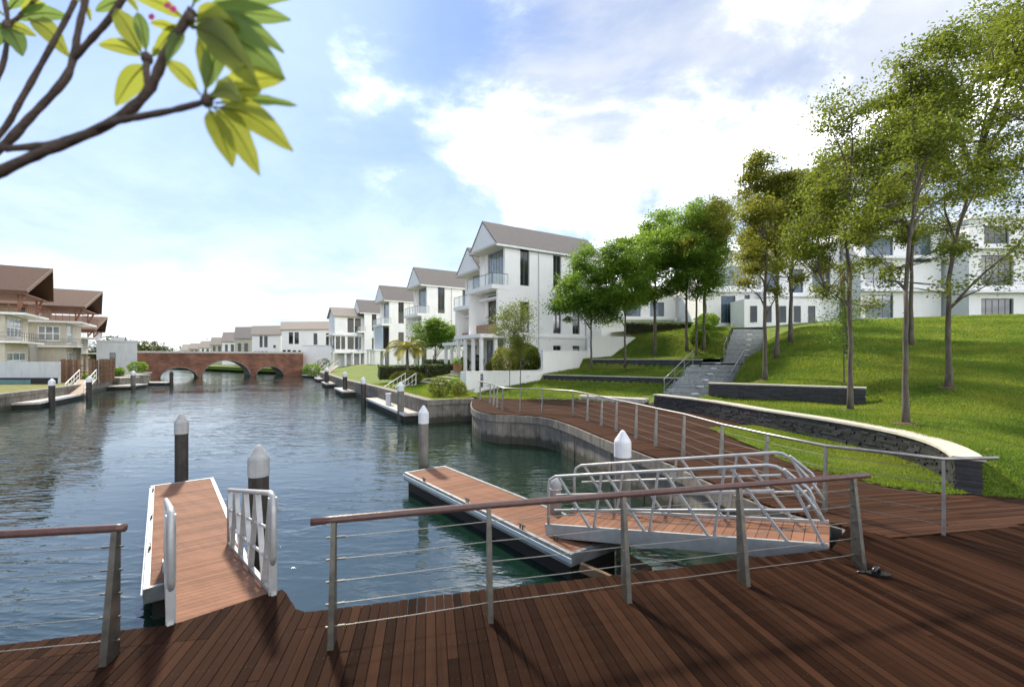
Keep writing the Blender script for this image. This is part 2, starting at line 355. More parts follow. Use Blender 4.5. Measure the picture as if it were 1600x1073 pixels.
# thin balcony glass that can be seen through
m = bpy.data.materials.new('clear_glass'); m.use_nodes = True; t = m.node_tree; b = t.nodes['Principled BSDF']
b.inputs['Base Color'].default_value = (.75,.82,.82,1); b.inputs['Roughness'].default_value = .05; b.inputs['Alpha'].default_value = .22; MATS['clear_glass'] = m

# ================================================================== THE SETTING
def structure(o): return tag(o, kind='structure')
DZ = 1.3                                    # deck level above the water
structure(MB().add([(-4000,-60,0),(4000,-60,0),(4000,6000,0),(-4000,6000,0)], [(0,1,2,3)]).build('water', 'water'))

def PS(p, s, z): return (p*.984-s*.18, p*.18+s*.984, z)
def toPS(x, y): return (x*.984+y*.18, -x*.18+y*.984)

# ---- near deck: every board is a piece of its own
EDGE = [(-9,4.55),(-3.67,4.70),(-2.36,4.764),(-1.545,5.286),(-1.255,4.76),(-.606,4.79),(.577,4.877),(1.63,4.91),(2.94,4.97),(3.74,5.04),
        (4.77,5.07),(5.18,5.10),(6.1,5.73),(6.32,5.21),(7.15,5.22),(8.73,5.3),(13.2,5.5)]
ex, es = [e[0] for e in EDGE], [e[1] for e in EDGE]
def s_edge(p): return float(np.interp(p, ex, es))
r = random.Random(3)
poly = [PS(p, s-.22, 0)[:2] for p, s in EDGE if p > -8]+[PS(22,5.9,0)[:2], PS(22,-6,0)[:2], PS(-8,-6,0)[:2]]
deck = structure(MB().prism(poly, -1.2, DZ-.045).build('deck', 'dark_frame'))
bw, gap = .0905, .0065
nb = 0; p = -6.0
while p < 10.0:
    a, b = p+gap/2, p+bw-gap/2
    zt = DZ+r.uniform(-.0018,.0018)
    seamed = -5.2 < p < 4.7
    ea, eb = s_edge(a)+r.uniform(-.008,.008), s_edge(b)+r.uniform(-.008,.008)
    cuts = [(-5.5 if abs(p-2) < 6 else -2, None)]
    if seamed:
        sa, sb = s_edge(a)-.29, s_edge(b)-.29
        if -2.4 < p < -1.2: sa = sb = 4.47
        if p < -2.0 or p > -1.25:
            spans = [((-5.5,-5.5),(sa-.003,sb-.003)), ((sa+.003,sb+.003),(ea,eb))]
        else: spans = [((-5.5,-5.5),(ea,eb))]
    else: spans = [((-5.5,-5.5),(ea-.004,eb-.004))]
    if r.random() < .16 and nb < 285:          # a butt joint somewhere along the board
        (l0,l1),(h0,h1) = spans[0]; j = r.uniform(1.8,4.2)
        spans = [((l0,l1),(j-.003,j-.003)), ((j+.003,j+.003),(h0,h1))]+spans[1:]
    for (l0,l1),(h0,h1) in spans:
        z2 = zt+r.uniform(-.001,.001)
        MB().hexa([PS(a,l0,z2-.032),PS(b,l1,z2-.032),PS(b,h1,z2-.032),PS(a,h0,z2-.032),PS(a,l0,z2),PS(b,l1,z2),PS(b,h1,z2),PS(a,h0,z2)]).build('board','deck_wood',deck); nb += 1
    p += bw

mb = MB(); p = 10.0                          # the boards farther along, out past the picture edge
while p < 22: mb.hexa([PS(p+gap/2,-5.5,DZ-.032),PS(p+bw-gap/2,-5.5,DZ-.032),PS(p+bw-gap/2,s_edge(min(p,13.1))+.02*max(p-13.1,0),DZ-.032),PS(p+gap/2,s_edge(min(p,13.1))+.02*max(p-13.1,0),DZ-.032),PS(p+gap/2,-5.5,DZ),PS(p+bw-gap/2,-5.5,DZ),PS(p+bw-gap/2,s_edge(min(p,13.1))+.02*max(p-13.1,0),DZ),PS(p+gap/2,s_edge(min(p,13.1))+.02*max(p-13.1,0),DZ)]); p += bw
o = mb.build('board_rows','deck_wood',deck); o['kind'] = 'stuff'
mb = MB(); p = -5.5                          # screw heads along the joists
while p < 6.5:
    for s in (2.2,2.65,3.1,3.55,4.0,4.4):
        for q in (.022, .068):
            x, y, z = PS(p+q+r.uniform(-.004,.004), s+r.uniform(-.012,.012), DZ+.0035); mb.add([(x+.0045*math.cos(a*1.047),y+.0045*math.sin(a*1.047),z) for a in range(6)], [(0,1,2,3,4,5)])
    p += bw
o = mb.build('screw_heads','dark_frame',deck); o['kind'] = 'stuff'

# ---- boardwalk along the water: boards laid the other way
W_EDGE = [(4.97,6.73),(4.37,7.76),(4.02,9.3),(3.82,10.7),(3.07,13.47),(2.13,17.4),(1.3,19.3),(.2,19.95),(-.94,20.3),(-1.73,21.9),(-2.1,24),(-2.3,27.1)]
W_IN = [(-2.0,28.4),(1.2,26.9),(3.8,26.9),(7.0,24.4),(10.8,24.4),(10.8,23.6),(9.1,20.8),(8.2,19.6),(8.7,16.4),(6.9,15.9),(6.75,13.5),(6.6,10.5),(7.25,8.75),(7.9,8.35),(9.1,8.15),(22,11.3),(22,10.3),(7.66,6.81),(6.12,6.45),(5.3,6.29)]
wl = [Vector((*p,0)) for p in W_EDGE]
wedge = catmull(wl, 6)
walk_poly = [(p.x,p.y) for p in wedge]+W_IN
walk = structure(MB().prism([(p.x,p.y) for p in offset(wedge,-.12)]+W_IN, .9, DZ-.042).build('boardwalk', 'dark_frame'))
PSW = [toPS(*q) for q in walk_poly]
mb = MB(); s = 5.0; r = random.Random(9)
while s < 30:
    sm = s+bw/2; xs = []
    for i in range(len(PSW)):
        (p0,s0),(p1,s1) = PSW[i], PSW[(i+1)%len(PSW)]
        if (s0 > sm) != (s1 > sm): xs.append(p0+(sm-s0)*(p1-p0)/(s1-s0))
    xs.sort()
    for k in range(0, len(xs)-1, 2):
        a, e = xs[k]-.03, xs[k+1]
        while a < e-.01:
            b = min(e, a+r.uniform(1.6,4.5))
            if e-b < .4: b = e
            z2 = DZ+r.uniform(-.003,.002)
            mb.hexa([PS(a+.002,s+gap/2,z2-.03),PS(b-.002,s+gap/2,z2-.03),PS(b-.002,s+bw-gap/2,z2-.03),PS(a+.002,s+bw-gap/2,z2-.03),
                     PS(a+.002,s+gap/2,z2),PS(b-.002,s+gap/2,z2),PS(b-.002,s+bw-gap/2,z2),PS(a+.002,s+bw-gap/2,z2)])
            a = b
    s += bw
o = mb.build('board_rows', 'deck_wood_across', walk); o['kind'] = 'stuff'

# ---- sea walls: concrete panels under a coping
def sea_wall(pts, z1, label, step=1.15, cop=.3, side=1, base=-1.0, group='concrete sea walls'):
    pts = resample(pts, step); t = root('sea_wall', (pts[0].x,pts[0].y,0), label, 'wall', group); rr = random.Random(len(pts))
    inn = offset(pts, .45*side); out = offset(pts, -.09*side); cin = offset(pts, .55*side)
    mb_ = MB()
    for i in range(len(pts)-1):
        pr = rr.uniform(-.012,.012)
        def sh(a, b, q): return Vector((a.x+(b.x-a.x)*q, a.y+(b.y-a.y)*q, 0))
        a, b, c, d = sh(pts[i],pts[i+1],.012), sh(pts[i],pts[i+1],.988), sh(inn[i],inn[i+1],.988), sh(inn[i],inn[i+1],.012)
        n = (c-b).normalized()*pr; a, b = a+n, b+n
        MB().hexa([(q.x,q.y,z_) for z_ in (base, z1-cop-.002) for q in (a,b,c,d)]).build('wall_panel','concrete',t)
        a, b, c, d = sh(out[i],out[i+1],.006), sh(out[i],out[i+1],.994), sh(cin[i],cin[i+1],.994), sh(cin[i],cin[i+1],.006)
        MB().hexa([(q.x,q.y,z_) for z_ in (z1-cop, z1+rr.uniform(-.004,.004)) for q in (a,b,c,d)]).build('coping_block','concrete',t)
    return t
sea_wall([Vector((4.3,5.7,0))]+wedge, DZ-.046, 'curved grey concrete sea wall under the edge of the boardwalk', side=-1, step=.62)
sea_wall([Vector((-2.3,27.1,0)),Vector((-2.94,27.3,0)),Vector((-4.9,26.1,0))], DZ+.04, 'short concrete sea wall closing the corner of the green water basin', side=-1)
BANK = [Vector(q) for q in ((-4.9,26.1,0),(-11.2,37.8,0),(-18.4,49.9,0),(-27,66.6,0),(-37.5,85.5,0),(-44.0,95.4,0))]
sea_wall(BANK, DZ+.05, 'long straight concrete sea wall below the lawns of the white houses', step=1.7, side=-1)
LBANK = [Vector(q) for q in ((-33,25,0),(-36.2,32.2,0),(-37.9,36.5,0),(-41,43,0),(-45,49,0),(-48,54.5,0),(-52,61,0),(-57,67.5,0),(-65.2,78,0))]
sea_wall(LBANK, 1.2, 'weathered concrete sea wall below the cream houses with brown roofs', step=1.7, side=1)

# ---- ground
def terrain(name, x0, x1, y0, y1, st, zf, poly, m):
    xs = np.arange(x0, x1+st/2, st); ys = np.arange(y0, y1+st/2, st); X, Y = np.meshgrid(xs, ys); Z = zf(X, Y)
    nx, ny = len(xs), len(ys); idx = np.arange(nx*ny).reshape(ny, nx)
    cx_, cy_ = X[:-1,:-1]+st/2, Y[:-1,:-1]+st/2
    keep = inside(poly, cx_, cy_)
    q = np.stack([idx[:-1,:-1], idx[:-1,1:], idx[1:,1:], idx[1:,:-1]], -1)[keep]
    return structure(np_mesh(name, np.stack([X,Y,Z], -1).reshape(-1,3), q, m, smooth=True))
def sstep(t): t = np.clip(t, 0, 1); return t*t*(3-2*t)

W3A, W3N = np.array((2.3,34.2)), np.array((.58,.815))
def z_left(X, Y):                           # terraces to the left of the stairs, w = distance behind the lower slate wall
    w_ = (X-W3A[0])*W3N[0]+(Y-W3A[1])*W3N[1]
    return np.interp(w_, [-8,-5.8,-.2,.05,3.3,3.6,6.4,9,12.5,30], [1.27,1.29,2.05,2.5,2.92,3.62,3.8,5.35,6.3,7.2])
stair_l = lambda d: (9.7+.66*(d-24.9)-1.5 if d < 32 else 16.4+.56*(d-32.2)-1.5)
stair_r = lambda d: (9.7+.66*(d-24.9)+2.3 if d < 32 else 16.4+.56*(d-32.2)+1.6)
stair_z = lambda d: 1.63+.27*(d-24.9)
POLY_L = [(-2.2,28.3),(1.2,26.7),(3.8,26.7),(7.1,24.2),(8.0,24.2)]+[(stair_l(d)+.1,d) for d in (25,28,31.9,32.1,36,42,44)]+[(30,46),(30,90),(16,90),(10.6,39.5),(2.4,34.3),(-3.0,30.9)]
terrain('terraced_lawn', -3, 32, 24, 92, .3, z_left, POLY_L, 'lawn')

ctrl = np.array([(7.6,22.9,1.9),(9.0,19.7,1.93),(9.5,16.1,1.93),(10,13.6,1.93),(10.2,11.4,1.93),(9.9,10.1,1.9),(9.35,9.0,1.72),(8.9,8.15,1.26),(9.6,7.95,1.24),(12,8.6,1.26),(16,9.6,1.28),(22,11,1.28),
    (10.55,12.2,2.0),(11.3,15.2,2.02),(9,20.3,2.0),(13.3,17.1,2.02),(15.3,16,2.7),(12.4,22.4,2.45),(15.3,26,3.75),(18.4,30,4.75),
    (21,34,5.86),(23.9,34,6.02),(27.8,33,6.35),(31.5,32,6.42),(34.9,31,6.48),(45,30,6.7),(60,30,6.8),(20.7,21,3.72),(24,18,3.75),(32,18,4.4),(15.75,13.4,2.15),(14,11,1.72),
    (22,14,2.2),(34,13,2.6),(60,14,3.2),(60,10,2.2),(11.4,25,1.75),(13.4,28,2.55),(15.9,31.8,3.5),(19.5,36,4.65),(23.2,42,6.2),(26,46,6.9),(28,60,7.6),(45,55,7.8),(60,60,7.8),(30,42,7.2),(45,42,7.4),(26,27,5.0),(34,25,5.4)])
def _phi(r2): return np.sqrt(r2+1.2)
_A = np.zeros((len(ctrl)+3,)*2); _d = ctrl[:,None,:2]-ctrl[None,:,:2]
_A[:-3,:-3] = _phi((_d**2).sum(-1)); _A[:-3,-3] = 1; _A[:-3,-2:] = ctrl[:,:2]; _A[-3:,:-3] = _A[:-3,-3:].T
_W = np.linalg.solve(_A, np.r_[ctrl[:,2],0,0,0])
W2A, W2B = np.array((9.0,20.7)), np.array((13.5,17.4)); W2D = (W2B-W2A)/np.linalg.norm(W2B-W2A); W2N = np.array((-W2D[1],W2D[0])); W2L = np.linalg.norm(W2B-W2A)
def z_hill(X, Y):
    X, Y = np.asarray(X, float), np.asarray(Y, float)
    z = _W[-3]+_W[-2]*X+_W[-1]*Y
    for i, c in enumerate(ctrl): z = z+_W[i]*_phi((X-c[0])**2+(Y-c[1])**2)
    a = (X-W2A[0])*W2D[0]+(Y-W2A[1])*W2D[1]; n = (X-W2A[0])*W2N[0]+(Y-W2A[1])*W2N[1]
    z = z+.52*sstep((n-.02)/.3)*np.exp(-np.maximum(n,0)/2.6)*sstep((W2L-.1-a)/1.2)
    return z+.03*np.sin(X*1.3+Y*.7)*np.sin(Y*1.1-X*.4)
CURVE = catmull([Vector((*q,0)) for q in ((7.2,22.6),(8.45,19.5),(9.0,16),(9.5,13.5),(9.65,11.5),(9.4,10.2),(8.95,9.2),(8.4,8.38))], 5)
POLY_R = [(8.25,20.4)]+[(p.x+.1,p.y) for p in CURVE if p.y < 20.2]+[(8.5,7.7),(12,7.8),(62,8.5),(62,80),(28,80),(28,50)]+[(stair_r(d)-.1,d) for d in (44,42,36,32.2,31.9,28,25)]+[(10.9,23.6),(9.1,20.85)]
terrain('lawn_hill', 7, 62, 7.5, 80, .25, z_hill, POLY_R, 'lawn')
LAWN_P = [(6.9,15.9),(8.75,16.4)]+[(p.x,p.y) for p in CURVE if p.y < 16]+[(8.2,8.25),(7.9,8.35),(7.25,8.75),(6.6,10.5),(6.75,13.5)]
terrain('lawn_patch', 6, 11, 8, 18, .1, lambda X, Y: 1.325+.02*np.sin(X*2+Y), LAWN_P, 'lawn')

def z_garden(X, Y):
    v_ = (X+4.9)*.87+(Y-26.1)*.49
    return 1.31+1.15*sstep((v_-1.5)/8.5)
POLY_G = [(-4.6,26.4),(-2.4,27.6),(-2.1,28.4),(-3.0,30.9),(2.4,34.3),(10.6,39.5),(17,90),(-38.5,89),(-26.4,66.8),(-17.9,50.2),(-10.7,38.1)]
terrain('garden_lawn', -40, 18, 26, 90, .35, z_garden, POLY_G, 'lawn')
structure(MB().prism([(-36,89.1),(-43.6,95.2),(-85,129),(-200,216),(-330,312),(-330,2500),(700,2500),(400,89.1)], .4, 1.25).build('far_ground', 'lawn'))
structure(MB().prism([(28,50),(500,50),(500,900),(28,900)], 5.8, 6.4).build('hilltop_ground', 'lawn'))
structure(MB().prism([(-33.4,25),(-36.6,32.2),(-38.3,36.5),(-41.4,43),(-45.4,49),(-48.4,54.5),(-52.4,61),(-57.4,67.5),(-65.6,78),(-78,92),(-140,92),(-140,25)], .3, 1.17).build('bank_lawn', 'lawn_dry'))
structure(MB().prism([(-66,79.5),(-112,116),(-240,218),(-420,330),(-1500,2500),(-1500,92.5),(-79,92.5)], .4, 1.2).build('far_bank', 'lawn_dry'))

# ---- grass blades on the lawns near the eye
def blades(name, pts, zf, m, hmin, hmax, seed):
    g_ = np.random.default_rng(seed); n = len(pts); d = np.hypot(pts[:,0], pts[:,1])
    k = np.clip(d/11, .8, 3.0); h = g_.uniform(hmin,hmax,n)*np.sqrt(k); wd = .011*k
    a = g_.uniform(0,2*np.pi,n); z = zf(pts[:,0],pts[:,1])-.01; tl = g_.normal(0,.45,(n,2))*h[:,None]
    c = np.stack([pts[:,0],pts[:,1],z],-1); e = np.stack([np.cos(a)*wd,np.sin(a)*wd,0*a],-1)
    top = c+np.stack([tl[:,0],tl[:,1],h],-1)
    v = np.stack([c-e,c+e,top],1).reshape(-1,3)
    return tag(np_mesh(name, v, np.arange(3*n).reshape(-1,3), m, nper=3), kind='stuff')
def scatter(poly, n, x0, x1, y0, y1, seed, fall=1.0):
    g_ = np.random.default_rng(seed); out = []; got = 0
    while got < n:
        x = g_.uniform(x0,x1,n*3); y = g_.uniform(y0,y1,n*3); k = inside(poly,x,y) & (np.abs(x/y) < 1.2)
        k &= g_.random(n*3) < np.clip((9.0/np.hypot(x,y))**fall*1.2, 0, 1); out.append(np.stack([x[k],y[k]],-1)); got += k.sum()
    return np.concatenate(out)[:n]
o = blades('grass', scatter(POLY_R, 190000, 7, 40, 7.7, 36, 1, 1.7), z_hill, 'grass_blade', .03, .075, 2); tag(o, 'mown grass covering the slope below the hilltop villas', 'grass')
o = blades('grass', scatter(LAWN_P, 45000, 6, 11, 8, 18, 3, .6), lambda x, y: 1.325+0*x, 'grass_blade', .03, .07, 4); tag(o, 'bright grass between the boardwalk and the curved slate wall', 'grass')
o = blades('grass', scatter(POLY_L, 60000, -2, 22, 26, 46, 5, .5), z_left, 'grass_blade', .04, .09, 6); tag(o, 'grass on the terraces left of the stone stairs', 'grass')
o = blades('grass', scatter(POLY_G, 40000, -14, 3, 26, 42, 7, .5), z_garden, 'grass_blade', .03, .07, 8); tag(o, 'bright lawn grass above the sea wall by the palm', 'grass')

# ---- dark slate walls with pale cap stones
def slate_wall(pts, z0, z1, label, th=.36, capw=.46, seed=1, step=.75):
    pts = [Vector(p) for p in pts]; t = root('slate_wall', (pts[0].x,pts[0].y,z0), label, 'wall', 'dark slate retaining walls'); rr = random.Random(seed)
    fine = resample(pts, .1); a, b = offset(fine, th/2-.04), offset(fine, -(th/2-.04)); n = len(fine)
    MB().prism([(q.x,q.y) for q in a]+[(q.x,q.y) for q in b[::-1]], z0-.4, z1-.06).build('wall_core','slate',t)
    Lg = sum((fine[i+1]-fine[i]).length for i in range(n-1)); cum = [0]
    for i in range(n-1): cum.append(cum[-1]+(fine[i+1]-fine[i]).length)
    def at_(d):
        i = int(np.clip(np.searchsorted(cum, d)-1, 0, n-2)); k = (d-cum[i])/max(cum[i+1]-cum[i],1e-6); q = fine[i].lerp(fine[i+1],k)
        tg = (fine[i+1]-fine[i]).normalized(); return q, Vector((-tg.y,tg.x,0)), tg
    mb_ = MB(); z = z0-.1
    while z < z1-.065:
        h = min(rr.uniform(.035,.065), z1-.06-z); d = -rr.uniform(0,.2)
        while d < Lg:
            l = rr.uniform(.14,.42); d0, d1 = max(d,-.01), min(d+l, Lg+.01)
            if d1-d0 > .02:
                q0, n0, t0 = at_(max(d0,0)); q1, n1, t1 = at_(min(d1,Lg)); e0, e1 = th/2+rr.uniform(-.02,.02), th/2+rr.uniform(-.02,.02)
                x0 = t0*(-rr.uniform(0,.03)) if d0 <= 0 else t0*.002; x1 = t1*rr.uniform(0,.03) if d1 >= Lg else t1*-.002
                ring = [q0+x0-n0*e1, q1+x1-n1*e1, q1+x1+n1*e0, q0+x0+n0*e0]
                mb_.hexa([(v.x,v.y,z_) for z_ in (z+.002, z+h-.002) for v in ring])
            d += l
        z += h
    o_ = mb_.build('slate_stones','slate',t); o_['kind'] = 'stuff'
    cs = resample([pts[0]+(pts[0]-pts[1]).normalized()*.04]+pts[1:-1]+[pts[-1]+(pts[-1]-pts[-2]).normalized()*.05], step)
    ca, cb_ = offset(cs, capw/2), offset(cs, -capw/2)
    for i in range(len(cs)-1):
        a0, a1, b0, b1 = ca[i].lerp(ca[i+1],.004), ca[i].lerp(ca[i+1],.996), cb_[i].lerp(cb_[i+1],.004), cb_[i].lerp(cb_[i+1],.996)
        MB().hexa([(v.x,v.y,z_) for z_ in (z1-.055, z1+rr.uniform(-.003,.003)) for v in (b0,b1,a1,a0)]).build('cap_stone','capstone',t)
    return t
slate_wall(CURVE, DZ, 1.97, 'long curved black slate wall with a pale cap ending beside the boardwalk', seed=2, step=.6)
slate_wall([(9.0,20.7,0),(13.5,17.4,0)], 1.95, 2.66, 'straight black slate wall on the grass right of the stairs', seed=3)
slate_wall([(2.5,34.05,0),(10.6,28.3,0)], 2.0, 2.53, 'lower black slate terrace wall left of the stairs', seed=4, step=1)
slate_wall([(6.4,35.8,0),(12.9,31.0,0)], 2.85, 3.67, 'upper black slate terrace wall beneath the group of leafy trees', seed=5, step=1)
o = structure(MB().prism([(3.9,26.75),(7.05,24.3),(7.5,24.9),(4.2,27.5)], 1.2, 1.55).build('kerb_ledge','concrete_light'))
o = structure(MB().prism([(1.4,26.95),(3.8,26.95),(4.1,27.5),(3.4,28.2),(2.2,27.9),(1.5,27.4)], 1.2, 1.345).build('sandy_patch','sand'))

# ---- stone stairs up the hill
st = root('stone_stairs', (9.2,24.2,1.3), 'long grey stone stairs climbing the lawn to the hilltop villas', 'stairs')
d = 24.2; i = 0
while d < 42.6:
    if not 31.5 < d < 32.4:
        z = stair_z(d); x0, x1 = stair_l(d), stair_r(d)
        o = MB().box(x0, x1, d, d+.53, z-.5, z).build('step','stair_stone',st)
        MB().box(x0-.002, x1+.002, d-.025, d+.1, z+.0015, z+.03).build('nosing','stair_stone',o)
    d += .48; i += 1
MB().box(12.4, 17.9, 31.4, 32.7, 2.9, stair_z(31.4)+.06).build('landing','stair_stone',st)
for k, d in enumerate((25.2,26.4,27.6,28.8,30.0,31.2,33.2,34.8,36.4,38.2,40.2)):
    z = stair_z(d); xc = (stair_l(d)+stair_r(d))/2+(-.15 if d < 32 else .1)
    MB().box(xc-.17, xc+.17, d-.06, d+.2, z+.03, z+.1).build('step_light','white_plate',st)
def stair_rail(pts, label):
    t = root('stair_handrail', pts[0], label, 'handrail', 'steel handrails of the stone stairs')
    tops = [Vector(p)+Vector((0,0,.95)) for p in pts]
    for p, q in zip(pts, tops): MB().tube([Vector(p)-Vector((0,0,.1)), q], .028, 8).build('post','steel_bright',t)
    MB().tube([tops[0]+(tops[0]-tops[1])*.06]+tops[1:-1]+[tops[-1]+(tops[-1]-tops[-2])*.06], .03, 8).build('rail','steel_bright',t, True)
    mids = [Vector(p)+Vector((0,0,.5)) for p in pts]; MB().tube(mids, .012, 6).build('cable','cable',t)
stair_rail([(stair_l(d)+.1, d, stair_z(d)) for d in (25.0,26.9,28.9,31.0)], 'steel handrail along the outer edge of the lower stair flight')
stair_rail([(stair_r(d)-.25, d, stair_z(d)) for d in (26.4,28.6,30.9)], 'steel handrail by the lawn side of the lower stair flight')
stair_rail([(stair_l(d)+.05, d, stair_z(d)) for d in (32.6,35.5,38.5,41.5)], 'steel handrail beside the shrubs on the upper stair flight')
stair_rail([(stair_r(d)-.05, d, stair_z(d)) for d in (33.5,36.5,39.5,42)], 'steel handrail by the tree trunks on the upper stair flight')

# ================================================================== PIERS, GANGWAYS, RAILINGS
XY = lambda a: Vector((a[0],a[1],0))
def piling(x, y, zt, rad, label, body='pile_dark', cap='cap_white', group='mooring piles', n=20, caph=.34):
    t = root('mooring_pile', (x,y,-1), label, 'pile', group)
    MB().lathe((x,y,0), [(rad,-1.4),(rad,zt-caph*1.55)], n).build('shaft',body,t,False)
    c = rad*1.07
    MB().lathe((x,y,0), [(c,zt-caph*1.62),(c,zt-caph*.72),(c*.93,zt-caph*.6),(c*.25,zt-.02),(c*.1,zt)], n).build('cap',cap,t,False)
    return t
def frame2(o, a):                            # matrix with x along a, y to its left
    a = XY(a).normalized(); return Matrix(((a.x,-a.y,0,o[0]),(a.y,a.x,0,o[1]),(0,0,1,0),(0,0,0,1)))

def pontoon(o, ax, ln, wd, zt, label, name='floating_pontoon', wood='pier_wood', group=None, bwid=.14):
    t = root(name, (o[0],o[1],0), label, 'pontoon', group); M = frame2(o, ax); rr = random.Random(int(ln*100))
    MB(M).box(.1, ln-.1, .1, wd-.1, -.35, zt-.22).build('float','dark_frame',t)
    mb_ = MB(M); e = .075
    mb_.box(0,ln,0,e,zt-.2,zt+.012); mb_.box(0,ln,wd-e,wd,zt-.2,zt+.012); mb_.box(0,e,e,wd-e,zt-.2,zt+.012); mb_.box(ln-e,ln,e,wd-e,zt-.2,zt+.012)
    mb_.build('edge_frame','pontoon_frame',t)
    MB(M).box(-.025,ln+.025,-.028,-.002,zt-.13,zt-.05).build('fender_strip','pale_blue_panel',t)
    MB(M).box(e,ln-e,e,wd-e,zt-.06,zt-.036).build('subframe','dark_frame',t)
    x = e
    while x < ln-e-.02:
        b = min(x+bwid, ln-e)
        MB(M).box(x+.003,b-.003,e+.002,wd-e-.002,zt-.03,zt+rr.uniform(-.002,.002)).build('board',wood,t); x += bwid
    return t, M
def cleat(parent, M, x, y, z):
    mb_ = MB(M); mb_.tube([(x-.11,y,z+.07),(x-.05,y,z+.085),(x+.05,y,z+.085),(x+.11,y,z+.07)],.014,6); mb_.tube([(x-.04,y,z),(x-.04,y,z+.08)],.016,6); mb_.tube([(x+.04,y,z),(x+.04,y,z+.08)],.016,6)
    mb_.build('cleat','steel',parent)


# left pier
pl, M = pontoon((-9.26,11.67), (.61,-.79), 6.6, 1.34, .5, 'brown boarded floating pontoon with two dark piles, nearest the open water', bwid=.13, group='floating pontoons')
for x in (.6, 3.0, 4.9): cleat(pl, M, x, .05, .51)
MB(M).box(5.6,6.15,.22,.42,.5,.53).build('hinge_plate','aluminium',pl)
for x, y in ((-.16,.25),(-.16,.95)): MB(M).tube([(x+.16,y,.42),(x-.02,y,.42)], .035, 8).build('pile_bracket','steel',pl)
piling(-9.02,12.42,2.27,.155,'dark pile with a grey pointed cap at the far end of the left pontoon','pile_dark','cap_grey')
piling(-4.52,8.12,2.24,.165,'dark pile with a grey pointed cap beside the railed gangway','pile_dark','cap_grey')

# right pontoon
pr, M = pontoon((-3.1,13.03), (.6,-.8), 6.8, 1.32, .5, 'brown boarded floating pontoon in the basin at the foot of the white truss gangway', bwid=.13, group='floating pontoons')
for x in (1.2, 3.4, 5.4): cleat(pr, M, x, .05, .51)
cleat(pr, M, 6.2, .2, .51)
piling(-2.72,14.0,2.32,.15,'grey pile with a white pointed cap standing at the far end of the basin pontoon','pile_grey')
piling(2.31,9.5,2.28,.165,'grey pile with a white pointed cap behind the white truss gangway','pile_grey')
t = root('dock_pedestal', (.92,9.6,.5), 'short round pale grey service pedestal at the foot of the truss gangway', 'pedestal')
MB().lathe((.92,9.6,0), [(.12,.5),(.12,1.08),(.128,1.1),(.128,1.16),(.1,1.23),(.04,1.27)], 18).build('column','cap_grey',t,True)
MB().lathe((.92,9.6,0), [(.122,1.0),(.131,1.0),(.131,1.05),(.122,1.05)], 18).build('ring_band','aluminium',t,True)
mb = MB()
mb.bar((1.15,7.65,.28),(1.75,7.3,.16),.08,.14); mb.bar((1.9,8.2,.28),(2.35,7.75,.16),.08,.14); mb.bar((1.75,7.3,.16),(2.35,7.75,.16),.08,.14)
mb.build('outrigger','timber_wood',pr)

def gang_deck(t, A, B, wd, wood='pier_wood', bw_=.15, beam=.2):   # A low end, B high end (left edge), boards to the left of A->B by wd
    A, B = Vector(A), Vector(B); d = (B-A); Lg = d.length; d.normalize(); n = Vector((-d.y,d.x,0)).normalized()
    for o_ in (n*.025, n*(wd-.025)): MB().bar(A+o_-Vector((0,0,beam/2-.04)), B+o_-Vector((0,0,beam/2-.04)), .05, beam).build('side_beam','aluminium',t)
    MB().bar(A+n*wd/2-Vector((0,0,.075)), B+n*wd/2-Vector((0,0,.075)), wd-.1, .05).build('under_plate','dark_frame',t)
    k = int(Lg/bw_)
    for i in range(k):
        a, b = A+d*(i*Lg/k+.004), A+d*((i+1)*Lg/k-.004)
        MB().bar(a+n*wd/2-Vector((0,0,.02)), b+n*wd/2-Vector((0,0,.02)), wd-.105, .03).build('board',wood,t)
    return d, n, Lg

# left gangway: two aluminium lattice sides
t = root('gangway', (-5.5,7.2,.5), 'boarded gangway with grey lattice side rails leading to the left pontoon', 'gangway', 'gangways by the near deck')
A, B = Vector((-5.6,7.31,.6)), Vector((-3.2,4.22,1.3))
dgl, ngl, Lg = gang_deck(t, A, B, .92)
def flat_rail(side):
    off = ngl*(.03 if side == 0 else .89); a = A+off+dgl*.08; b = B+off-dgl*.06
    up = Vector((0,0,1)); hA, hB = .92, 1.07
    Mrail = root_part = MB()
    top = [a+up*.02, a+up*(hA-.05), a+up*hA+dgl*.05, b+up*hB-dgl*.1, b+up*(hB-.03)+dgl*.0, b+up*(hB-.2)+dgl*.06, b+up*.42+dgl*.06, b+up*.33-dgl*.0]
    Mrail.tube(top, .03, 10)
    o_ = Mrail.build('handrail','aluminium',t,True)
    mb_ = MB()
    for q in (.33,.64): mb_.tube([a.lerp(a+up*hA,q), b.lerp(b+up*hB,q)], .018, 8)
    mb_.build('mid_rail','aluminium',t,True)
    n_ = 4
    for i in range(n_):
        p0, p1 = a.lerp(b,(i)/n_), a.lerp(b,(i+1)/n_); h0 = hA+(hB-hA)*i/n_; h1 = hA+(hB-hA)*(i+1)/n_
        MB().bar(p0.lerp(p1,.05)+up*(h0-.02), p0.lerp(p1,.5)+up*.02, .035,.06, up=ngl).build('lattice_bar','aluminium',t)
        MB().bar(p0.lerp(p1,.5)+up*.02, p0.lerp(p1,.95)+up*(h1-.02), .035,.06, up=ngl).build('lattice_bar','aluminium',t)
    MB().bar(b-up*.08, b+up*(hB-.04), .05,.08, up=ngl).build('end_post','aluminium',t)
flat_rail(0); flat_rail(1)

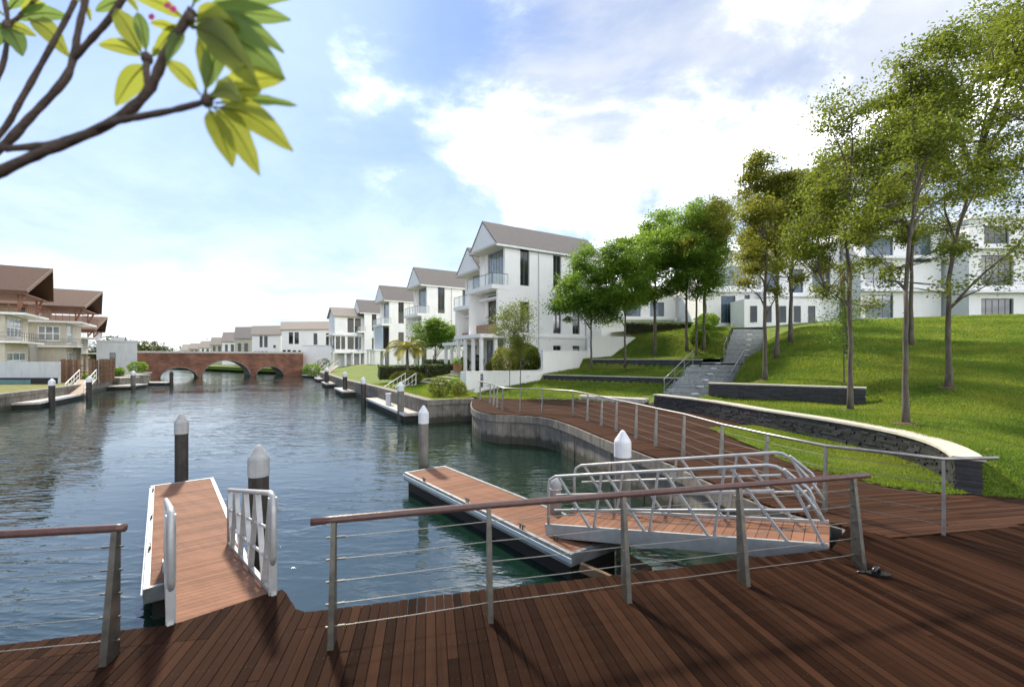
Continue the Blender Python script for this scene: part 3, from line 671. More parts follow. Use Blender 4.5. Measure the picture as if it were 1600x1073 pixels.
# right gangway: white trusses either side
t = root('gangway', (.7,8.4,.5), 'white tube truss gangway climbing from the basin pontoon to the deck', 'gangway', 'gangways by the near deck')
A, B = Vector((.62,8.46,.66)), Vector((4.16,5.96,1.31))
dgr, ngr, Lg = gang_deck(t, A, B, 1.1, beam=.24)
def truss(side):
    off = ngr*(.03 if side == 0 else 1.07); a = A+off+dgr*.05; b = B+off-dgr*.04; up = Vector((0,0,1))
    q = lambda s_, h: a+(b-a)*s_+up*h
    hl, hr = .92, 1.08; H = lambda s_: hl+(hr-hl)*min(s_/.86,1)
    MB().tube([q(0,.02),q(0,.72),q(.008,.86),q(.035,hl),q(.4,H(.4)),q(.84,hr),q(.865,hr-.02),q(.885,hr-.08),q(.955,.62),q(.99,.35)], .027, 10).build('top_rail','aluminium',t,True)
    MB().tube([q(.885,hr-.05),q(.955,.75),q(.968,.63),q(.962,.53),q(.94,.47),q(.9,.46),q(.03,.30)], .022, 8).build('looped_rail','aluminium',t,True)
    MB().tube([q(.86,.73),q(.04,.58)], .02, 8).build('mid_rail','aluminium',t,True)
    tops = [.05,.27,.5,.73]; bots = [.2,.43,.66,.9]
    for i in range(4):
        MB().bar(q(tops[i],H(tops[i])-.01), q(bots[i],.01), .032,.05, up=ngr).build('brace','aluminium',t)
        if i < 3: MB().bar(q(bots[i]+.015,.01), q(tops[i+1]-.02,H(tops[i+1])-.01), .032,.05, up=ngr).build('brace','aluminium',t)
    MB().bar(q(.89,hr-.06), q(.995,.0), .032,.06, up=ngr).build('end_brace','aluminium',t)
truss(0); truss(1)

# ---- railings of the deck
def rail_post(t, b, top, nrm, wb, wt, th, m, name='post'):
    b, top, nrm = Vector(b), Vector(top), XY(nrm).normalized(); tg = Vector((-nrm.y,nrm.x,0))
    a0, a1 = b-nrm*wb*.62, b+nrm*wb*.38; c0, c1 = top-nrm*wt*.5, top+nrm*wt*.5
    k = tg*th/2
    MB().hexa([a0-k,a0+k,a1+k,a1-k,c0-k*.8,c0+k*.8,c1+k*.8,c1-k*.8]).build(name,m,t)
def railing(bases, label, m_post, m_rail, rr_, ext, nrm_fn, lean=.06, wb=.16, wt=.055, th=.05, ncab=5, h=1.06, cab_r=.0035, end=None):
    bases = [Vector(b) for b in bases]; t = root('deck_railing', bases[len(bases)//2], label, 'railing', 'railings of the deck and boardwalk')
    tops = []
    for i, b in enumerate(bases):
        n_ = nrm_fn(i, b); tp = b+Vector((0,0,h-.02))+XY(n_).normalized()*lean; tops.append(tp+Vector((0,0,.02)))
        rail_post(t, b, tp, n_, wb, wt, th, m_post)
    e0 = tops[0]+(tops[0]-tops[1]).normalized()*ext[0]; e1 = tops[-1]+(tops[-1]-tops[-2]).normalized()*ext[1]
    line = [e0]+tops+[Vector(end) if end else e1]
    MB().tube(line, rr_, 14).build('handrail',m_rail,t,True)
    for c in range(ncab):
        q = (c+.75)/(ncab+.55)
        pts = []
        for i in range(len(bases)-1):
            a, b2 = bases[i].lerp(tops[i],q), bases[i+1].lerp(tops[i+1],q); pts += [a, (a+b2)/2-Vector((0,0,.006))]
        pts.append(bases[-1].lerp(tops[-1],q))
        MB().tube(pts, cab_r, 6).build('cable','cable',t)
        for a, b2 in ((pts[0],pts[1]),(pts[-1],pts[-2])):
            d_ = (b2-a).normalized(); MB().tube([a-d_*.06,a+d_*.1],.009,6).build('cable_end','steel',t)
    return t
NB = Vector((-.18,.984,0))
railing([(-5.0,3.5,DZ),(-3.33,3.78,DZ)], 'short railing with a brown handrail left of the pier gangway', 'steel','rail_brown',.034,(1.6,.07), lambda i,b: NB, wb=.17, th=.055)
railing([(-1.57,3.98,DZ),(-.215,4.37,DZ),(1.18,4.72,DZ),(2.56,5.05,DZ),(4.13,5.44,DZ)], 'long railing with a brown handrail along the front edge of the near deck', 'steel','rail_brown',.034,(.19,.24), lambda i,b: NB, wb=.16)
RB = [(-1.9,26.7),(-1.22,24.7),(-.98,23.7),(-.76,22.5),(-.47,21.3),(.376,20.9),(1.36,20.6),(2.57,19.4),(2.94,17.9),(3.24,16.6),(3.48,15.3),(3.79,14.0),(4.02,12.8),(4.31,11.5),(4.46,9.75),(4.74,8.53),(5.06,7.37),(6.09,6.42)]
def nr(i, b):
    p0 = Vector((*RB[max(i-1,0)],0)); p1 = Vector((*RB[min(i+1,len(RB)-1)],0)); d_ = p1-p0; return Vector((d_.y,-d_.x,0))*1
railing([(x,y,DZ) for x, y in RB], 'slim silver steel railing following the curve of the boardwalk', 'steel_bright','steel_bright',.026,(.5,.95), nr, lean=-.05, wb=.1, wt=.05, th=.045, cab_r=.005, end=(7.0,6.56,DZ+1.05))

# ---- a black rubber sandal left on the boards
t = root('sandal', (4.17,5.24,DZ), 'small black shiny sandal lying on the deck boards by the end railing post', 'sandal')
out = []
for k in range(20):
    a = 2*math.pi*k/20; out.append((4.2+.125*math.cos(a)*.97+.03*math.sin(a), 5.22-.04*math.cos(a)+.05*math.sin(a)))
MB().prism(out, DZ+.004, DZ+.028).build('sole','black_rubber',t)
MB().tube([(4.13,5.21,DZ+.02),(4.15,5.215,DZ+.06),(4.19,5.23,DZ+.085),(4.225,5.245,DZ+.07),(4.24,5.26,DZ+.02)], [.02,.026,.028,.026,.02], 10).build('strap','black_rubber',t,True)
MB().tube([(4.1,5.26,DZ+.012),(4.06,5.275,DZ+.014),(4.0,5.28,DZ+.01)], [.02,.018,.012], 8).build('heel_strap','black_rubber',t,True)

# ---- small docks along the banks
def bank_dock(o, a, ln, wd, zt, label, group='small docks along the canal'):
    t = root('bank_dock', (o[0],o[1],0), label, 'dock', group); M = frame2(o, a)
    MB(M).box(0,ln,0,wd,zt-.16,zt).build('slab','concrete_light',t)
    MB(M).box(.1,ln-.1,.1,wd-.1,-.4,zt-.162).build('float','dark_frame',t)
    MB(M).box(-.02,ln+.02,-.05,-.003,zt-.13,zt+.03).build('edge_beam','cap_white',t)
    return t
def bank_gangway(a, b, wd, label, h=.95, m='white_plate', group='small gangways along the canal'):
    a, b = Vector(a), Vector(b); t = root('bank_gangway', a, label, 'gangway', group); d_ = (b-a).normalized(); n = Vector((-d_.y,d_.x,0)).normalized()
    MB().bar(a-Vector((0,0,.05)), b-Vector((0,0,.05)), wd, .1).build('walkway','timber_wood',t)
    for s_ in (-1,1):
        o_ = n*s_*(wd/2-.03); mb_ = MB(); up = Vector((0,0,1))
        mb_.tube([a+o_,a+o_+up*h,b+o_+up*h,b+o_],.035,8); mb_.bar(a+o_+up*.03,b+o_+up*.03,.05,.12); mb_.tube([a+o_+up*h*.5,b+o_+up*h*.5],.02,6)
        for q in (.2,.4,.6,.8): mb_.tube([a.lerp(b,q)+o_,a.lerp(b,q)+o_+up*h],.02,6)
        mb_.build('side_rail',m,t)
    return t
RD = (.474,-.88)                             # along the right bank, towards the eye
bank_dock((-11.85,36.9), RD, 11.6, 2.0, .5, 'long concrete dock beside the bright lawn on the right bank')
bank_gangway((-9.6,35.8,.52),(-8.6,38.6,1.5), 1.1, 'white railed gangway from the long dock up to the bright lawn')
piling(-11.75,36.0,2.25,.2,'dark pile with a white pointed cap at the far end of the long dock','pile_dark')
piling(-6.75,27.6,2.3,.2,'dark grey pile with a white pointed cap at the near end of the long dock','pile_grey')
t = root('dock_box', (-8.6,31.5,.5), 'small pale service box standing on the long dock', 'service box'); MB().box(-8.72,-8.42,31.4,31.7,.5,1.25).build('cabinet','plaster_grey',t); MB().box(-8.75,-8.39,31.37,31.73,1.25,1.3).build('lid','cap_white',t)
bank_dock((-19.3,49.5), RD, 5.8, 1.9, .5, 'second concrete dock along the right bank')
piling(-17.1,46.6,2.35,.22,'dark pile with a white pointed cap on the second dock','pile_dark')
bank_dock((-25.9,61.8), RD, 5.5, 1.9, .5, 'third small dock along the right bank')
piling(-24.2,59.4,2.5,.25,'dark pile with a white pointed cap on the third dock','pile_dark')
bank_dock((-32.3,74.5), RD, 5.2, 2.0, .5, 'fourth small dock along the right bank')
bank_gangway((-31.0,73.5,.5),(-29.5,76.5,2.4), 1.3, 'white gangway at the fourth dock along the right bank')
bank_dock((-39.8,86.3), (.75,-.66), 6.0, 2.4, .5, 'small dock close to the bridge at the end of the right bank')
bank_gangway((-37.6,85.2,.5),(-36.2,86.8,3.0), 1.5, 'white gangway on the dock by the end of the brick bridge')
# left bank
bank_dock((-35.3,34), (-.47,.88), 9.6, 2.0, .45, 'concrete dock in front of the cream houses')
bank_gangway((-39.6,41.2,.46),(-42.3,45.4,1.6), 1.3, 'white railed gangway from the left dock up to the timber fence')
piling(-35.9,35.5,2.15,.2,'dark pile with a white pointed cap at the near end of the left dock','pile_dark')
piling(-38.3,41.2,2.1,.21,'dark pile with a white pointed cap beside the left gangway','pile_dark')
bank_dock((-45.2,53.6), (-.3,.95), 4.8, 2.0, .45, 'second dock on the left bank past the timber palings')
piling(-45.3,54.4,2.2,.24,'grey pile with a white cap on the second left dock','pile_grey')
bank_dock((-46.9,63.2), (-1,.05), 5.5, 1.6, .4, 'third dock on the left bank towards the bridge')
piling(-46.7,62.4,1.9,.22,'dark bare pile at the tip of the third left dock','pile_dark','pile_dark')

# ================================================================== BUILDINGS
EU, EV = Vector((-.53,.848,0)), Vector((.848,.53,0))       # along the canal fronts, and back from them
def hframe(o): return Matrix(((EU.x,EV.x,0,o[0]),(EU.y,EV.y,0,o[1]),(0,0,1,o[2]),(0,0,0,1)))
def cells(mb, ax, fix0, fix1, a0, a1, z0, z1, openings):
    """a wall slab between two planes of the other axis, with rectangular openings (a0,a1,z0,z1) left out"""
    zs = sorted({z0,z1,*[min(max(q,z0),z1) for o in openings for q in o[2:4]]})
    for k in range(len(zs)-1):
        zz0, zz1 = zs[k], zs[k+1]; zm = (zz0+zz1)/2
        cut = sorted((o[0],o[1]) for o in openings if o[2] < zm < o[3]); x = a0
        for c0, c1 in cut+[(a1,a1)]:
            if c0 > x+1e-4:
                if ax == 'u': mb.box(x,c0,fix0,fix1,zz0,zz1)
                else: mb.box(fix0,fix1,x,c0,zz0,zz1)
            x = max(x,c1)
def window(t, M, ax, pl, a0, a1, z0, z1, mull=1, trans=0, glass='glass', fm='window_frame', dep=.07, fw=.06):
    """frame and pane set into the plane pl (centre of the frame)"""
    mb = MB(M)
    def bx(x0,x1,zz0,zz1,d0,d1,m_):
        if ax == 'u': m_.box(x0,x1,pl+d0,pl+d1,zz0,zz1)
        else: m_.box(pl+d0,pl+d1,x0,x1,zz0,zz1)
    h = dep/2
    bx(a0,a0+fw,z0,z1,-h,h,mb); bx(a1-fw,a1,z0,z1,-h,h,mb); bx(a0+fw,a1-fw,z0,z0+fw,-h,h,mb); bx(a0+fw,a1-fw,z1-fw,z1,-h,h,mb)
    for i in range(1,mull+1):
        c = a0+(a1-a0)*i/(mull+1); bx(c-fw/2,c+fw/2,z0+fw,z1-fw,-h*.9,h*.9,mb)
    for i in range(1,trans+1):
        c = z0+(z1-z0)*i/(trans+1); bx(a0+fw,a1-fw,c-fw/2,c+fw/2,-h*.8,h*.8,mb)
    w_ = mb.build('window',fm,t); g_ = MB(M); bx(a0+fw*.5,a1-fw*.5,z0+fw*.5,z1-fw*.5,-.012,.012,g_); g_.build('pane',glass,w_)
    return w_
def balustrade(t, M, pts, h=1.0):
    """glass panels with a steel top rail along local points"""
    for a, b in zip(pts, pts[1:]):
        a, b = Vector(a), Vector(b); n = max(1, round((b-a).length/1.1)); up = Vector((0,0,1))
        for i in range(n):
            p, q = a.lerp(b,(i+.03)/n), a.lerp(b,(i+.97)/n); MB(M).bar(p+up*h*.5, q+up*h*.5, .02, h*.94).build('glass_panel','clear_glass',t)
        mb = MB(M)
        for i in range(n+1): p = a.lerp(b,i/n); mb.bar(p, p+up*h, .035,.035,up=(1,0,0))
        mb.bar(a+up*h, b+up*h, .05,.04); mb.build('balustrade_frame','window_frame',t)

def townhouse(o, label, W=4.75, D=12.5, zE=11.3, pitch=.95, f1=3.3, f2=7.6, over=1.0, det=2, group='white canal houses with grey gable roofs', wide_front=0, sides=True, panel=False, porch=True):
    """gable end to the canal; local x along the canal, y back from it, z from the ground floor"""
    t = root('townhouse', o, label, 'house', group); M = hframe(o); th = .28
    # side wall towards the eye (x = 0)
    ops = []
    if sides:
        for (v0,v1) in ((1.6,2.6),(5.3,6.25),(7.65,8.55),(10.2,11.1)):
            if v1 > D-.4: continue
            ops += [(v0,v1,f2+.15,zE-.25 if v0 < 3 else zE-.4), (v0,v1,f1+.25,f1+3.3 if v0 > 3 else f1+3.0)]
            if v0 > 5: ops.append((v0,v1,.9,2.4))
    mb = MB(M); cells(mb,'v',0,th,0,D,0,zE,ops)
    cells(mb,'v',W-th,W,0,D,0,zE,[]); mb.box(th,W-th,D-th,D,0,zE)
    # front: solid strips, the rest is glazed
    fo = [(th,W-1.0,f2+.12,zE-.25),(1.3,W-1.0,f1+.15,f2-.55),(.7,W-.7,.05,f1-.4)]
    cells(mb,'u',.35,.6,th,W-th,0,zE,fo)
    mb.box(th,W-th,.6,D-th,f1-.1,f1); mb.box(th,W-th,.6,D-th,f2-.1,f2)
    mb.build('wall','plaster',t)
    for q in ops: window(t,M,'v',.17,q[0],q[1],q[2],q[3], mull=1 if det else 0, glass='glass', fw=.05)
    window(t,M,'u',.47,*fo[0], mull=6 if det > 1 else 3, glass='glass_pale', fw=.05)
    window(t,M,'u',.47,*fo[1], mull=3 if det > 1 else 2, glass='glass', fw=.05); window(t,M,'u',.47,*fo[2], mull=3, glass='glass_pale')
    # roof with gable hood in front
    zr = zE+pitch*W/2; ov = .28
    for s_, x0, x1 in ((0,-ov,W/2),(1,W+ov,W/2)):
        z0_ = zE-pitch*ov; mb = MB(M)
        mb.add([(x0,-over,z0_),(x1,-over,zr),(x1,D+.2,zr),(x0,D+.2,z0_),(x0,-over,z0_+.16),(x1,-over,zr+.16),(x1,D+.2,zr+.16),(x0,D+.2,z0_+.16)],
               [(3,2,1,0),(4,5,6,7),(0,1,5,4),(1,2,6,5),(2,3,7,6),(3,0,4,7)])
        mb.build('roof_slope','roof_grey',t)
    mb = MB(M)                              # gable triangles front and back, hood slab under them
    for y0, y1 in ((-over+.05,-over+.2),(D-.2,D-.02)): MB(M).add([(0,y0,zE-.05),(W,y0,zE-.05),(W/2,y0,zr-.03),(0,y1,zE-.05),(W,y1,zE-.05),(W/2,y1,zr-.03)], [(0,1,2),(5,4,3),(0,3,4,1),(1,4,5,2),(2,5,3,0)]).build('gable','plaster',t)
    MB(M).box(-.12,W+.12,-over-.04,.36,zE-.24,zE-.051).build('hood','soffit',t)
    MB(M).box(-.3,-.16,-over,D+.2,zE-.34,zE-.16).build('gutter','white_frame',t)
    # balcony slab of the top floor
    bx1 = W+.1
    MB(M).box(-.06,bx1,-over-.35,.34,f2-.34,f2+.02).build('balcony_slab','plaster',t)
    if det: balustrade(t,M,[(.0,.3,f2+.02),(.0,-over-.28,f2+.02),(bx1-.06,-over-.28,f2+.02)])
    # first floor: deep recess between fins, low timber panel, sun shade
    MB(M).box(W-.35,W-.05,-over-.2,.34,f1+.02,f2-.342).build('fin','plaster',t)
    if det > 1: MB(M).box(-.03,.26,-.75,.34,f1+.02,f2-.342).build('fin','plaster',t)
    if panel: MB(M).box(.3,W-.5,-over-.1,-over-.02,f1+.1,f2-.36).build('screen_panel','pale_blue_panel',t)
    elif det > 1:
        MB(M).box(.28,W-.37,-.55,-.47,f1+.03,f1+1.0).build('parapet_panel','timber_wood',t)
        MB(M).box(.3,W-.8,-.5,.33,f2-1.05,f2-.9).build('sun_shade','plaster',t)
    if porch:
        MB(M).box(-.3,W+.2,-2.6,.34,f1-.32,f1+.0).build('porch_roof','plaster',t)
        for x, y in ((.1,-2.3),(1.6,-2.3),(3.2,-2.3),(W-.15,-2.3),(.1,-.9)): MB(M).box(x-.13,x+.13,y-.13,y+.13,0,f1-.322).build('column','plaster',t)
        MB(M).box(-.5,W+.4,-2.9,.34,-1.2,.02).build('porch_floor','concrete_light',t)
    if sides and det:
        for v_ in (3.6, 9.3): MB(M).tube([(-.06,v_,.2),(-.06,v_,zE-.35)],.045,8).build('downpipe','plaster_grey',t)
    if sides: MB(M).box(-.07,-.002,.0,D,f1-.2,f1+.02).build('ledge','plaster',t)
    return t
H1 = (-.62,40,2.5)
def hpos(u, v, z): return tuple(Vector((H1[0],H1[1],0))+EU*u+EV*v+Vector((0,0,z)))
townhouse(H1, 'tall white three-storey house nearest on the right bank with glazed gable balcony', D=11.4)
townhouse(hpos(4.9,.9,2.3), 'white gabled house joined to the far side of the nearest house', W=4.8, D=12, zE=10.2, f2=6.7, f1=3.0)
townhouse((-11.5,61.5,2.3), 'white gabled house behind the dark green tree and hedges', W=5.2, D=13, zE=11.4, f2=7.4, f1=3.4, det=2)
townhouse((-21.3,79,2.2), 'white gabled house with a pale blue screen, third block along the right bank', W=5.6, D=13, zE=11.6, f2=7.4, f1=3.0, det=1, panel=True)
townhouse((-31.8,98,2.2), 'small distant white gabled house with a pale blue screen beside the boxy white house', W=6.0, D=12, zE=11.3, f2=7.2, f1=2.8, det=1, panel=True)

def block_house(o, label, W, D, zE, zr, name='townhouse', group='white canal houses with grey gable roofs', ops=(), fops=(), ridge='v', wall='plaster', roofm='roof_grey', e=None, ov=.4, cat='house', zlow=0, glass='glass'):
    """plain house; local x along the canal, y back from it; ops on the side towards the eye, fops on the canal front"""
    t = root(name, o, label, cat, group)
    M = hframe(o) if e is None else Matrix(((e[0][0],e[1][0],0,o[0]),(e[0][1],e[1][1],0,o[1]),(0,0,1,o[2]),(0,0,0,1)))
    mb = MB(M); cells(mb,'v',0,.25,0,D,zlow,zE,ops); cells(mb,'u',0,.25,.25,W-.25,zlow,zE,fops); mb.box(W-.25,W,0,D,zlow,zE); mb.box(.25,W-.25,D-.25,D,zlow,zE); mb.build('wall',wall,t)
    for q in ops: window(t,M,'v',.13,*q[:4],mull=q[4] if len(q) > 4 else 0,trans=q[5] if len(q) > 5 else 0,glass=glass)
    for q in fops: window(t,M,'u',.13,*q[:4],mull=q[4] if len(q) > 4 else 1,glass=glass)
    p_ = (zr-zE)
    if zr > zE:
        for x0 in (-ov,W+ov):
            z0_ = zE-p_*ov/(W/2); mb = MB(M)
            mb.add([(x0,-ov,z0_),(W/2,-ov,zr),(W/2,D+ov,zr),(x0,D+ov,z0_)]+[(x0,-ov,z0_+.18),(W/2,-ov,zr+.18),(W/2,D+ov,zr+.18),(x0,D+ov,z0_+.18)],
                   [(3,2,1,0),(4,5,6,7),(0,1,5,4),(1,2,6,5),(2,3,7,6),(3,0,4,7)]); mb.build('roof_slope',roofm,t)
        mb = MB(M)
        for y0, y1 in ((.02,.2),(D-.2,D-.02)): MB(M).add([(.0,y0,zE),(W,y0,zE),(W/2,y0,zr),(0,y1,zE),(W,y1,zE),(W/2,y1,zr)], [(0,1,2),(5,4,3),(0,3,4,1),(1,4,5,2),(2,5,3,0)]).build('gable',wall,t)
    else: MB(M).box(-.1,W+.1,-.1,D+.1,zE,zE+.25).build('parapet',wall,t)
    return t, M
# the boxy house with dark glazing that reaches forward over the bank
t, M = block_house((-37.4,96,1.6), 'boxy white house with dark glazed upper floors standing forward of the row', 6.5, 6.4, 11.0, 12.9, zlow=3.3,
    ops=((.2,1.1,3.9,6.6),(1.3,2.1,3.9,6.6),(2.6,3.9,3.9,6.6,0),(4.1,5.4,3.9,6.6,0),(2.6,3.9,7.5,10.6),(4.1,5.4,7.5,10.6)), fops=((.6,2.2,4,6.6),(2.6,5.5,4,6.6)))
mb = MB(M); mb.box(-.4,6.6,-.5,6.4,3.05,3.3); mb.build('floor_slab','plaster',t); MB(M).box(-.35,6.6,-.55,6.4,6.8,7.15).build('floor_band','plaster',t)
MB(M).box(1.2,5.5,1.0,6.2,-.8,3.05).build('base','plaster_grey',t)
for x, y in ((.2,6.0),(.2,2.2)): MB(M).box(x-.2,x+.2,y-.2,y+.2,-.8,3.05).build('column','plaster',t)
X2 = ((-.42,.907),(.99,-.12))
block_house((-56.2,111,1.4), 'long white house seen side on behind the right end of the bridge', 7, 14, 9.2, 11.1, e=X2,
    ops=((1.9,3.0,5.6,8.5),(3.4,4.5,5.6,8.5),(8.3,9.3,5.4,8.2),(11.5,12.6,5.3,8.2),(.3,1.1,1.0,4.2),(1.5,2.4,1.0,4.2),(2.8,3.8,2.8,4.1),(4.3,5.3,2.8,4.1)), fops=((1,2.6,5,8),(4,5.6,5,8)))
t = root('garden_wall', (-45,100,1.2), 'plain white wall between the bridge and the boxy house', 'wall'); MB().prism([(-45.9,99),(-38.5,97),(-38.4,97.4),(-45.8,99.5)], .4, 6.2).build('wall_face','plaster',t); MB().prism([(-45.6,98.9),(-38.4,96.9),(-38.3,97.5),(-45.3,99.6)], 6.2, 6.35).build('wall_cap','plaster_grey',t)
block_house((-68.6,120,1.4), 'white gabled house right of centre above the bridge with tall paired windows', 7, 8.2, 8.4, 10.7, e=X2,
    ops=((2.2,3.1,5.0,8.0),(3.5,4.5,5.0,8.0),(.7,1.4,1.4,4.0),(1.7,2.4,1.4,4.0),(2.6,3.4,1.4,4.0),(3.7,4.5,2.7,4.0),(6.1,6.8,4.8,5.6)), fops=((1,2.4,4.6,7.6),(4,5.6,4.6,7.6)))
for i, (x, y, W, D, zE, zr, lb) in enumerate(((-81,133,7,7,8.2,11.4,'brown roofed pale house next along the row past the bridge'),(-93,146,8,7,7.6,10.6,'fourth pale house along the row past the bridge'),
        (-108,163,8,8,7.0,9.6,'fifth pale house along the row past the bridge'),(-125,182,9,9,6.4,9.0,'sixth pale house along the row past the bridge'),(-142,200,9,12,6.2,8.6,'seventh and low pale house along the row past the bridge'),
        (-155,213,12,20,5.8,8.6,'long low pale house farthest along the row past the bridge'))):
    block_house((x,y,1.3), lb, W, D, zE, zr, e=X2, wall='plaster' if i % 2 else 'plaster_cream', group='pale houses beyond the bridge',
        ops=((1,2,4.0,min(6.6,zE-.5)),(3,4.2,4.0,min(6.6,zE-.5)),(5,5.8,1.0,3.0)), fops=((1,2.2,4,min(6.4,zE-.5)),(3.5,5,4,min(6.4,zE-.5))))

# ---- brick bridge with three arches
br = root('brick_bridge', (-54.7,87,0), 'red brick road bridge with three arches across the canal', 'bridge')
MBR = Matrix(((.77,-.64,0,-54.7),(.64,.77,0,87),(0,0,1,0),(0,0,0,1)))   # local x along the bridge, y through the arches
bx0, bx1, yb0, yb1, zt = -14.6, 13.9, 0.0, 6.0, 4.55
arches = [(-7.2,2.75,1.9),(.17,3.95,3.2),(7.6,2.5,1.95)]                # centre, half span, rise
def under(x):
    for c, h, rs in arches:
        if abs(x-c) < h: return rs*math.sqrt(1-((x-c)/h)**2)
    return -1.0
xs = sorted({bx0,bx1,*[c+h*math.cos(math.pi*k/28) for c,h,_ in arches for k in range(29)]})
mb = MB(MBR)
for a, b in zip(xs, xs[1:]):
    za, zb = max(under(a+1e-5),-1), max(under(b-1e-5),-1)
    mb.hexa([(a,yb0,za),(b,yb0,zb),(b,yb1,zb),(a,yb1,za),(a,yb0,zt),(b,yb0,zt),(b,yb1,zt),(a,yb1,zt)])
mb.build('brickwork','brick',br)
for c, h, rs in arches:
    mb = MB(MBR)
    for k in range(24):
        a0, a1 = math.pi*k/24, math.pi*(k+1)/24; q = lambda a,e: (c+(h+e)*math.cos(a), (rs+e)*math.sin(a))
        (x0,z0),(x1,z1),(x2,z2),(x3,z3) = q(a0,-.05),q(a0,.13),q(a1,.13),q(a1,-.05)
        mb.hexa([(x0,yb0-.05,z0),(x1,yb0-.05,z1),(x1,yb1,z1),(x0,yb1,z0),(x3,yb0-.05,z3),(x2,yb0-.05,z2),(x2,yb1,z2),(x3,yb1,z3)])
    mb.build('arch_ring','concrete',br)
MB(MBR).box(bx0-.3,bx1+.2,yb0-.12,yb0+.4,zt,zt+.36).build('parapet','concrete_light',br)
MB(MBR).box(bx0-.3,bx1+.2,yb1-.4,yb1+.1,zt,zt+.36).build('parapet','concrete_light',br)
MB(MBR).box(bx0,bx1,yb0+.4,yb1-.4,zt,zt+.1).build('roadway','paving',br)

